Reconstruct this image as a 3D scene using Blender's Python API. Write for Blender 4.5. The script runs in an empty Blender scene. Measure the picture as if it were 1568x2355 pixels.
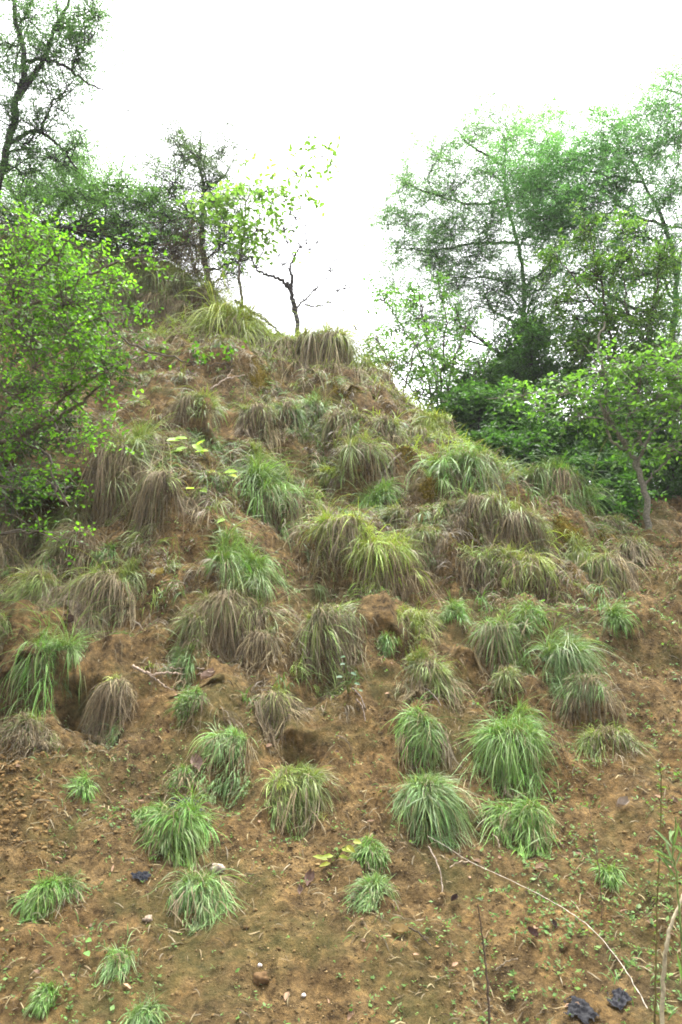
import bpy, math
import numpy as np
from mathutils import Vector

# ------------------------------------------------------------------ camera, sky, sun, exposure
S = bpy.context.scene
COL = S.collection
R = math.radians
PITCH = R(8.0)
CAM = np.array((0.0, 0.0, 1.6))
VW, VH = 1568.0, 2355.0            # measuring units of the photograph
FOC = VH * 28.0 / 36.0

cd = bpy.data.cameras.new('camera')
cam = bpy.data.objects.new('camera', cd)
COL.objects.link(cam)
cam.location = CAM
cam.rotation_euler = (R(90) + PITCH, 0, 0)
cd.sensor_fit = 'VERTICAL'
cd.sensor_height = 36.0
cd.lens = 28.0
cd.clip_end = 2000
S.camera = cam

SUN_EL, SUN_AZ = R(70), R(25)
w = bpy.data.worlds.new('World')
S.world = w
w.use_nodes = True
nt = w.node_tree
bg = nt.nodes['Background']
sky = nt.nodes.new('ShaderNodeTexSky')
sky.sky_type = 'NISHITA'
sky.sun_disc = False
sky.sun_elevation = SUN_EL
sky.sun_rotation = SUN_AZ
sky.air_density = 1.0
sky.dust_density = 6.0
hs = nt.nodes.new('ShaderNodeHueSaturation')      # an overcast sky has little blue
hs.inputs['Saturation'].default_value = 0.12
nt.links.new(sky.outputs[0], hs.inputs['Color'])
nt.links.new(hs.outputs[0], bg.inputs['Color'])
bg.inputs['Strength'].default_value = 0.13

sl = bpy.data.lights.new('sun', 'SUN')
sl.energy = 1.4
sl.angle = R(30)
sl.color = (1.0, 0.97, 0.92)
sun = bpy.data.objects.new('sun', sl)
COL.objects.link(sun)
sd = Vector((math.sin(SUN_AZ) * math.cos(SUN_EL), math.cos(SUN_AZ) * math.cos(SUN_EL), math.sin(SUN_EL)))
sun.rotation_euler = sd.to_track_quat('Z', 'Y').to_euler()

S.view_settings.view_transform = 'Standard'
S.view_settings.look = 'None'
S.view_settings.gamma = 1.0
S.view_settings.exposure = 2.6
S.render.engine = 'CYCLES'
S.cycles.max_bounces = 8
S.cycles.diffuse_bounces = 3
S.cycles.transmission_bounces = 4
S.cycles.transparent_max_bounces = 4
S.cycles.use_denoising = True
S.cycles.denoiser = 'OPENIMAGEDENOISE'
S.cycles.denoising_input_passes = 'RGB_ALBEDO_NORMAL'
S.cycles.denoising_prefilter = 'ACCURATE'
S.cycles.filter_width = 1.8

# ------------------------------------------------------------------ measuring helpers
cp, sp = math.cos(PITCH), math.sin(PITCH)


def ray(vx, vy):
    a = (vx - VW / 2) / FOC
    b = -(vy - VH / 2) / FOC
    d = np.array((a, cp - b * sp, sp + b * cp))
    return d / d[1]


def P(vx, vy, Y):
    return CAM + ray(vx, vy) * Y


def proj_vx(x, y, z):
    dx, dy, dz = x, y, z - CAM[2]
    dep = dy * cp + dz * sp
    return VW / 2 + FOC * dx / np.maximum(dep, 0.3)


# ------------------------------------------------------------------ noise
_r = np.random.default_rng(7)
PERM = _r.permutation(512)
PERM = np.concatenate([PERM, PERM])
ANG = _r.uniform(0, 2 * np.pi, 512)
GX, GY = np.cos(ANG), np.sin(ANG)


def perlin(x, y, off=0):
    xi = np.floor(x).astype(int)
    yi = np.floor(y).astype(int)
    xf, yf = x - xi, y - yi
    u = xf * xf * xf * (xf * (xf * 6 - 15) + 10)
    v = yf * yf * yf * (yf * (yf * 6 - 15) + 10)

    def g(ix, iy, fx, fy):
        h = PERM[(PERM[(ix + off) & 511] + iy) & 511]
        return GX[h] * fx + GY[h] * fy
    a = g(xi, yi, xf, yf)
    b = g(xi + 1, yi, xf - 1, yf)
    c = g(xi, yi + 1, xf, yf - 1)
    d = g(xi + 1, yi + 1, xf - 1, yf - 1)
    return (a + u * (b - a)) + v * ((c + u * (d - c)) - (a + u * (b - a)))


def fbm(x, y, off=0, o=4):
    s, a = 0, 1.0
    for i in range(o):
        s = s + a * perlin(x * 2 ** i, y * 2 ** i, off + 17 * i)
        a *= 0.5
    return s


# ------------------------------------------------------------------ terrain: profiles of the hill along lines of sight, then noise and shelves
def zat(vy, Y):
    return CAM[2] + ray(784, vy)[2] * Y


LOW = [(2355, 3.4), (2000, 4.2), (1800, 4.75), (1600, 5.3), (1500, 5.65)]
MIDL = LOW + [(1400, 6.0), (1300, 6.35), (1100, 7.1), (1000, 7.6), (900, 8.3), (800, 9.0)]
MIDC = LOW + [(1400, 6.0), (1385, 6.25), (1270, 6.6), (1100, 7.5), (1000, 8.1)]
PROF = {
    -200: (MIDL + [(750, 9.8), (660, 10.6), (570, 11.6), (520, 12.4)], 'L'),
    150: (MIDL + [(750, 9.8), (660, 10.6), (590, 11.6), (550, 12.4)], 'L'),
    300: (MIDL + [(765, 9.9), (670, 10.7), (610, 11.6), (590, 12.2)], 'L'),
    420: (MIDL + [(765, 9.9), (690, 10.6), (635, 11.3), (620, 12.0)], 'L'),
    500: (MIDL + [(775, 9.8), (705, 10.5), (685, 11.0)], 'L'),
    550: (MIDL + [(780, 9.8), (745, 10.5), (738, 11.0)], 'C'),
    620: (MIDC + [(900, 8.7), (815, 9.4), (780, 9.9), (772, 10.4)], 'C'),
    740: (MIDC + [(900, 8.8), (815, 9.5), (800, 10.0)], 'R'),
    850: (MIDC + [(900, 8.9), (855, 9.4), (845, 9.8)], 'R'),
    950: (MIDC + [(955, 8.9), (935, 9.3)], 'R'),
    1050: (LOW + [(1400, 6.0), (1385, 6.25), (1270, 6.6), (1100, 7.6), (1040, 8.4), (1015, 8.8)], 'R'),
    1150: (LOW + [(1400, 6.0), (1385, 6.25), (1270, 6.6), (1150, 7.4), (1105, 7.9), (1095, 8.2)], 'R'),
    1300: (LOW + [(1400, 6.0), (1385, 6.2), (1280, 6.6), (1180, 7.1), (1130, 7.5), (1122, 7.8)], 'R'),
    1400: (LOW + [(1400, 6.05), (1310, 6.5), (1235, 6.9), (1225, 7.2)], 'R'),
    1470: (LOW + [(1400, 6.15), (1310, 6.7), (1275, 7.1), (1265, 7.4)], 'W'),
    1568: (LOW + [(1400, 6.15), (1300, 6.8), (1275, 7.2), (1230, 8.3)], 'W'),
    1800: (LOW + [(1400, 6.15), (1300, 6.8), (1275, 7.2), (1230, 8.3)], 'W'),
}
YS = np.linspace(-2, 40, 841)
VXS = np.arange(-200, 1801, 10.0)
keys = sorted(PROF)
rows = []
for k in keys:
    pts, back = PROF[k]
    yy = [-2.0, 0.0, 2.4] + [p[1] for p in pts]
    zz = [-0.05, -0.03, -0.06] + [zat(*p) for p in pts]
    y1, z1 = yy[-1], zz[-1]
    if back == 'L':
        yy += [y1 + 2, y1 + 6, 25, 40]; zz += [z1 + .5, z1 + .2, 6.0, 5.0]
    elif back == 'C':
        yy += [y1 + .8, y1 + 2.5, 18, 40]; zz += [z1 - .1, z1 - .6, 4.3, 4.0]
    elif back == 'R':
        yy += [y1 + .5, y1 + 1.7, 18, 40]; zz += [z1 - .12, max(z1 - 1.3, 2.7), 4.4, 6.0]
    else:
        yy += [y1 + 3, 18, 40]; zz += [3.2, 4.6, 6.0]
    rows.append(np.interp(YS, yy, zz))
rows = np.array(rows)
TAB = np.array([np.interp(VXS, keys, rows[:, j]) for j in range(len(YS))]).T


def gsm(a, s, axis):
    n = int(s * 3)
    k = np.exp(-0.5 * (np.arange(-n, n + 1) / s) ** 2)
    k /= k.sum()
    pad = [(0, 0), (0, 0)]
    pad[axis] = (n, n)
    p = np.pad(a, pad, mode='edge')
    return np.apply_along_axis(lambda v: np.convolve(v, k, 'valid'), axis, p)


TAB = gsm(gsm(TAB, 2.5, 0), 2.0, 1)


def base_h(x, y):
    z = np.full(np.shape(x), 1.5)
    yj = np.clip((y - YS[0]) / (YS[1] - YS[0]), 0, len(YS) - 1.001)
    j = yj.astype(int); fj = yj - j
    for _ in range(4):
        vi = np.clip((proj_vx(x, y, z) - VXS[0]) / 10.0, 0, len(VXS) - 1.001)
        i = vi.astype(int); fi = vi - i
        z = (TAB[i, j] * (1 - fi) + TAB[i + 1, j] * fi) * (1 - fj) + (TAB[i, j + 1] * (1 - fi) + TAB[i + 1, j + 1] * fi) * fj
    return z


def geo(a, b, n):
    s = np.geomspace(0.25, abs(b - a), n)
    return a + np.sign(b - a) * s


XG = np.concatenate([geo(-7.5, -200, 24)[::-1], np.arange(-7.5, 7.501, 0.022), geo(7.5, 200, 24)])
YG = np.concatenate([geo(2.4, -200, 24)[::-1], np.arange(2.4, 12.6, 0.018), np.arange(12.7, 24, 0.12), geo(24, 260, 20)])
XX, YY = np.meshgrid(XG, YG, indexing='ij')
Z = base_h(XX, YY)
amp = np.clip((YY - 1.5) / 2.5, 0.15, 1) * np.clip((16 - YY) / 4, 0.3, 1)
steep = np.clip((YY - 4.2) / 1.5, 0.25, 1) * np.clip((16 - YY) / 4, 0.2, 1)
rough = np.clip(0.5 + 0.9 * fbm(XX * .7 + 3, YY * .7, 5, 2), 0.15, 1.2)
Z = Z + 0.26 * steep * fbm(XX * 1.0, YY * 1.0, 11, 3)
Z = Z + 0.15 * steep * fbm(XX * 2.9, YY * 2.3, 31, 3)
Z = Z + 0.075 * amp * rough * fbm(XX * 8, YY * 7, 51, 3)
rl = fbm(XX * 2.4 + .5 * fbm(XX, YY, 61, 2), YY * .55, 65, 3)             # rills running down the slope
Z = Z - 0.16 * steep * np.clip(rl - .12, 0, .6)
nb = perlin(XX * 20, YY * 15, 71)
Z = Z + 0.030 * amp * np.clip(nb, -.3, 1) * np.clip(.6 + fbm(XX * 1.8, YY * 1.8, 75, 2), 0, 1.2)
# small erosion steps following the height
tt = Z * 2.3 + 0.8 * fbm(XX * 1.3, YY * 1.3, 77, 3)
fr = tt - np.floor(tt)
Z = Z + (0.13 + 0.07 * np.clip((YY - 6) / 2, 0, 1)) * steep * (np.clip(fr * 1.6, 0, 1) - fr)
# loose crumbly earth lower left
lm = np.clip((-1.52 - XX + 0.25 * fbm(XX * 2, YY * 2, 90, 2)) / 0.25, 0, 1) * np.clip((5.0 - YY) / 0.4, 0, 1) * np.clip((YY - 3.4) / .3, 0, 1)
Z = Z + lm * (0.10 + 0.05 * np.abs(fbm(XX * 7, YY * 7, 99, 3)))


def H(x, y):
    x = np.asarray(x, float); y = np.asarray(y, float)
    i = np.clip(np.searchsorted(XG, x) - 1, 0, len(XG) - 2)
    j = np.clip(np.searchsorted(YG, y) - 1, 0, len(YG) - 2)
    fx = np.clip((x - XG[i]) / (XG[i + 1] - XG[i]), 0, 1)
    fy = np.clip((y - YG[j]) / (YG[j + 1] - YG[j]), 0, 1)
    return (Z[i, j] * (1 - fx) + Z[i + 1, j] * fx) * (1 - fy) + (Z[i, j + 1] * (1 - fx) + Z[i + 1, j + 1] * fx) * fy


YM = np.arange(2.2, 16, 0.015)


def hit(vx, vy):
    d = ray(vx, vy)
    pts = CAM[None] + d[None] * YM[:, None]
    gap = pts[:, 2] - H(pts[:, 0], pts[:, 1])
    neg = np.nonzero(gap < 0)[0]
    i = neg[0] if len(neg) else int(np.argmin(gap))
    p = pts[i].copy()
    p[2] = H(p[0], p[1])
    return p


# ------------------------------------------------------------------ mesh helpers
def mesh_obj(name, V, F, mat, parent=None, col=None, smooth=True):
    """V (n,3); F list of (m,k) index arrays; col (n,3) colours of the thing itself."""
    V = np.asarray(V, np.float32)
    if isinstance(F, np.ndarray):
        F = [F]
    me = bpy.data.meshes.new(name)
    me.vertices.add(len(V))
    me.vertices.foreach_set('co', V.ravel())
    idx = np.concatenate([f.ravel() for f in F]).astype(np.int32)
    tot = np.concatenate([np.full(len(f), f.shape[1]) for f in F]).astype(np.int32)
    st = np.concatenate([[0], np.cumsum(tot)[:-1]]).astype(np.int32)
    me.loops.add(len(idx))
    me.loops.foreach_set('vertex_index', idx)
    me.polygons.add(len(tot))
    me.polygons.foreach_set('loop_start', st)
    me.polygons.foreach_set('loop_total', tot)
    me.polygons.foreach_set('use_smooth', np.full(len(tot), smooth))
    if col is not None:
        a = me.color_attributes.new('tint', 'FLOAT_COLOR', 'POINT')
        c = np.ones((len(V), 4), np.float32)
        c[:, :3] = col
        a.data.foreach_set('color', c.ravel())
    me.update()
    me.validate()
    me.materials.append(mat)
    o = bpy.data.objects.new(name, me)
    COL.objects.link(o)
    if parent is not None:
        o.parent = parent
    return o


def tag(o, label=None, cat=None, group=None, kind=None):
    if label: o['label'] = label
    if cat: o['category'] = cat
    if group: o['group'] = group
    if kind: o['kind'] = kind
    return o


def root(name, p, label, cat, group=None):
    o = bpy.data.objects.new(name, None)
    o.empty_display_size = 0.1
    o.location = p
    COL.objects.link(o)
    return tag(o, label, cat, group)


class Acc:
    def __init__(self):
        self.V, self.F, self.C, self.n = [], {}, [], 0

    def add(self, V, F, C):
        V = np.asarray(V, float).reshape(-1, 3)
        F = np.asarray(F)
        self.V.append(V)
        self.F.setdefault(F.shape[1], []).append(F + self.n)
        C = np.asarray(C, float)
        if C.ndim == 1:
            C = np.repeat(C[None], len(V), 0)
        self.C.append(C)
        self.n += len(V)

    def build(self, name, mat, parent=None, origin=None, smooth=True):
        V = np.concatenate(self.V)
        if parent is not None:
            V = V - np.array(parent.location)
        elif origin is not None:
            V = V - np.asarray(origin)
        o = mesh_obj(name, V, [np.concatenate(f) for f in self.F.values()], mat, parent, np.concatenate(self.C), smooth)
        if parent is None and origin is not None:
            o.location = origin
        return o


def norm(a):
    return a / np.maximum(np.linalg.norm(a, axis=-1, keepdims=True), 1e-9)


def tube(acc, pts, rad, color, sides=6):
    pts = np.asarray(pts, float)
    n = len(pts)
    rad = np.broadcast_to(np.asarray(rad, float), (n,))
    t = norm(np.gradient(pts, axis=0))
    up = np.array((0.31, 0.17, 0.93)) if abs(t[0][2]) < 0.9 else np.array((1.0, 0.2, 0.1))
    a = norm(np.cross(t, up)); b = np.cross(t, a)
    th = np.arange(sides) * 2 * np.pi / sides
    ring = pts[:, None] + rad[:, None, None] * (np.cos(th)[None, :, None] * a[:, None] + np.sin(th)[None, :, None] * b[:, None])
    i = np.arange(n - 1)[:, None] * sides; k = np.arange(sides)[None]; k2 = (k + 1) % sides
    F = np.stack([i + k, i + k2, i + sides + k2, i + sides + k], -1).reshape(-1, 4)
    acc.add(ring, F, color)


def spline(pts, n):
    pts = np.asarray(pts, float)
    m = len(pts)
    if m < 3:
        return np.array([np.interp(np.linspace(0, m - 1, n), np.arange(m), pts[:, k]) for k in range(pts.shape[1])]).T
    q = np.concatenate([[2 * pts[0] - pts[1]], pts, [2 * pts[-1] - pts[-2]]])
    u = np.linspace(0, m - 1 - 1e-6, n)
    i = u.astype(int); f = (u - i)[:, None]
    p0, p1, p2, p3 = q[i], q[i + 1], q[i + 2], q[i + 3]
    return 0.5 * (2 * p1 + (p2 - p0) * f + (2 * p0 - 5 * p1 + 4 * p2 - p3) * f ** 2 + (3 * p1 - p0 - 3 * p2 + p3) * f ** 3)


# ------------------------------------------------------------------ materials
def mat_new(name):
    m = bpy.data.materials.new(name)
    m.use_nodes = True
    return m, m.node_tree, m.node_tree.nodes['Principled BSDF'], m.node_tree.nodes['Material Output']


def tint_mat(name, rough=0.6, spec=0.25, transl=0.0, tcol=(1.3, 1.25, 0.55), nscale=40, namp=0.25):
    """base colour = the thing's own tint times a little procedural mottling"""
    m, t, b, out = mat_new(name)
    at = t.nodes.new('ShaderNodeAttribute'); at.attribute_name = 'tint'
    nz = t.nodes.new('ShaderNodeTexNoise'); nz.inputs['Scale'].default_value = nscale; nz.inputs['Detail'].default_value = 3
    tc = t.nodes.new('ShaderNodeTexCoord')
    t.links.new(tc.outputs['Object'], nz.inputs['Vector'])
    mr = t.nodes.new('ShaderNodeMapRange')
    mr.inputs['From Min'].default_value = 0.3; mr.inputs['From Max'].default_value = 0.7
    mr.inputs['To Min'].default_value = 1 - namp; mr.inputs['To Max'].default_value = 1 + namp
    t.links.new(nz.outputs['Fac'], mr.inputs['Value'])
    mx = t.nodes.new('ShaderNodeVectorMath'); mx.operation = 'SCALE'
    t.links.new(at.outputs['Color'], mx.inputs[0]); t.links.new(mr.outputs[0], mx.inputs['Scale'])
    t.links.new(mx.outputs[0], b.inputs['Base Color'])
    b.inputs['Roughness'].default_value = rough
    b.inputs['Specular IOR Level'].default_value = spec
    if transl > 0:
        tr = t.nodes.new('ShaderNodeBsdfTranslucent')
        m2 = t.nodes.new('ShaderNodeVectorMath'); m2.operation = 'MULTIPLY'
        m2.inputs[1].default_value = tcol
        t.links.new(mx.outputs[0], m2.inputs[0]); t.links.new(m2.outputs[0], tr.inputs['Color'])
        ms = t.nodes.new('ShaderNodeMixShader'); ms.inputs[0].default_value = transl
        t.links.new(b.outputs[0], ms.inputs[1]); t.links.new(tr.outputs[0], ms.inputs[2])
        t.links.new(ms.outputs[0], out.inputs['Surface'])
    return m


M_GRASS = tint_mat('grass_blade', 0.5, 0.3, 0.3)
M_DRY = tint_mat('dry_grass', 0.8, 0.15, 0.12, (1.1, 1.0, 0.8))
M_LEAF = tint_mat('leaf', 0.5, 0.3, 0.5, (1.15, 1.32, .65))
M_BARK = tint_mat('bark', 0.9, 0.1, nscale=60, namp=0.45)
M_LITTER = tint_mat('dead_litter', 0.85, 0.1, 0.1, (1.1, 0.9, 0.7))
M_PLASTIC = tint_mat('weathered_plastic', 0.5, 0.06, nscale=90, namp=0.4)
M_CLOD = tint_mat('clod_soil', 0.95, 0.05, nscale=70, namp=0.35)
M_MOSS = tint_mat('moss', 0.95, 0.05, nscale=55, namp=0.5)


def soil_material():
    m, t, b, out = mat_new('soil')
    N, L = t.nodes, t.links
    tc = N.new('ShaderNodeTexCoord')

    def noise(s, d=6, r=0.6, dist=0.0):
        n = N.new('ShaderNodeTexNoise'); n.inputs['Scale'].default_value = s; n.inputs['Detail'].default_value = d
        n.inputs['Roughness'].default_value = r; n.inputs['Distortion'].default_value = dist
        L.new(tc.outputs['Object'], n.inputs['Vector'])
        return n

    def ramp(src, stops):
        r = N.new('ShaderNodeValToRGB'); e = r.color_ramp.elements
        while len(e) < len(stops): e.new(0.5)
        for k, (p, c) in enumerate(stops):
            e[k].position = p; e[k].color = (*c, 1)
        L.new(src, r.inputs[0])
        return r

    def mix(f, a, c, mode='MIX'):
        x = N.new('ShaderNodeMix'); x.data_type = 'RGBA'; x.blend_type = mode
        if isinstance(f, float): x.inputs[0].default_value = f
        else: L.new(f, x.inputs[0])
        L.new(a, x.inputs[6]); L.new(c, x.inputs[7])
        return x.outputs[2]
    big = ramp(noise(0.9, 5, 0.6, 0.5).outputs['Fac'], [(0.36, (0.072, 0.049, 0.021)), (0.47, (0.108, 0.069, 0.027)), (0.56, (0.145, 0.086, 0.030)), (0.66, (0.086, 0.061, 0.027))])
    mid = ramp(noise(7, 7, 0.68, 0.3).outputs['Fac'], [(0.38, (0.042, 0.029, 0.014)), (0.5, (0.106, 0.070, 0.029)), (0.62, (0.185, 0.125, 0.056))])
    c = mix(0.55, big.outputs[0], mid.outputs[0])
    fine = ramp(noise(21, 8, 0.72).outputs['Fac'], [(0.37, (0.34, 0.33, 0.32)), (0.46, (0.85, 0.85, 0.85)), (0.54, (1.12, 1.12, 1.12)), (0.62, (1.7, 1.66, 1.58))])
    c = mix(1.0, c, fine.outputs[0], 'MULTIPLY')
    # thin film of algae and moss in patches
    alg = ramp(noise(1.7, 6, 0.65, 0.8).outputs['Fac'], [(0.48, (0, 0, 0)), (0.62, (0.48, 0.48, 0.48))])
    gr = N.new('ShaderNodeRGB'); gr.outputs[0].default_value = (0.060, 0.066, 0.019, 1)
    c = mix(alg.outputs[0], c, gr.outputs[0])
    L.new(c, b.inputs['Base Color'])
    b.inputs['Roughness'].default_value = 0.95
    b.inputs['Specular IOR Level'].default_value = 0.1
    add = N.new('ShaderNodeMath'); add.operation = 'MULTIPLY_ADD'; add.inputs[1].default_value = 0.6
    L.new(noise(17, 8, 0.78).outputs['Fac'], add.inputs[0])
    n3 = noise(90, 5, 0.7)
    m3 = N.new('ShaderNodeMath'); m3.operation = 'MULTIPLY'; m3.inputs[1].default_value = 0.25
    L.new(n3.outputs['Fac'], m3.inputs[0]); L.new(m3.outputs[0], add.inputs[2])
    bp = N.new('ShaderNodeBump'); bp.inputs['Strength'].default_value = 1.0; bp.inputs['Distance'].default_value = 0.08
    L.new(add.outputs[0], bp.inputs['Height']); L.new(bp.outputs[0], b.inputs['Normal'])
    return m


M_SOIL = soil_material()

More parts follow.
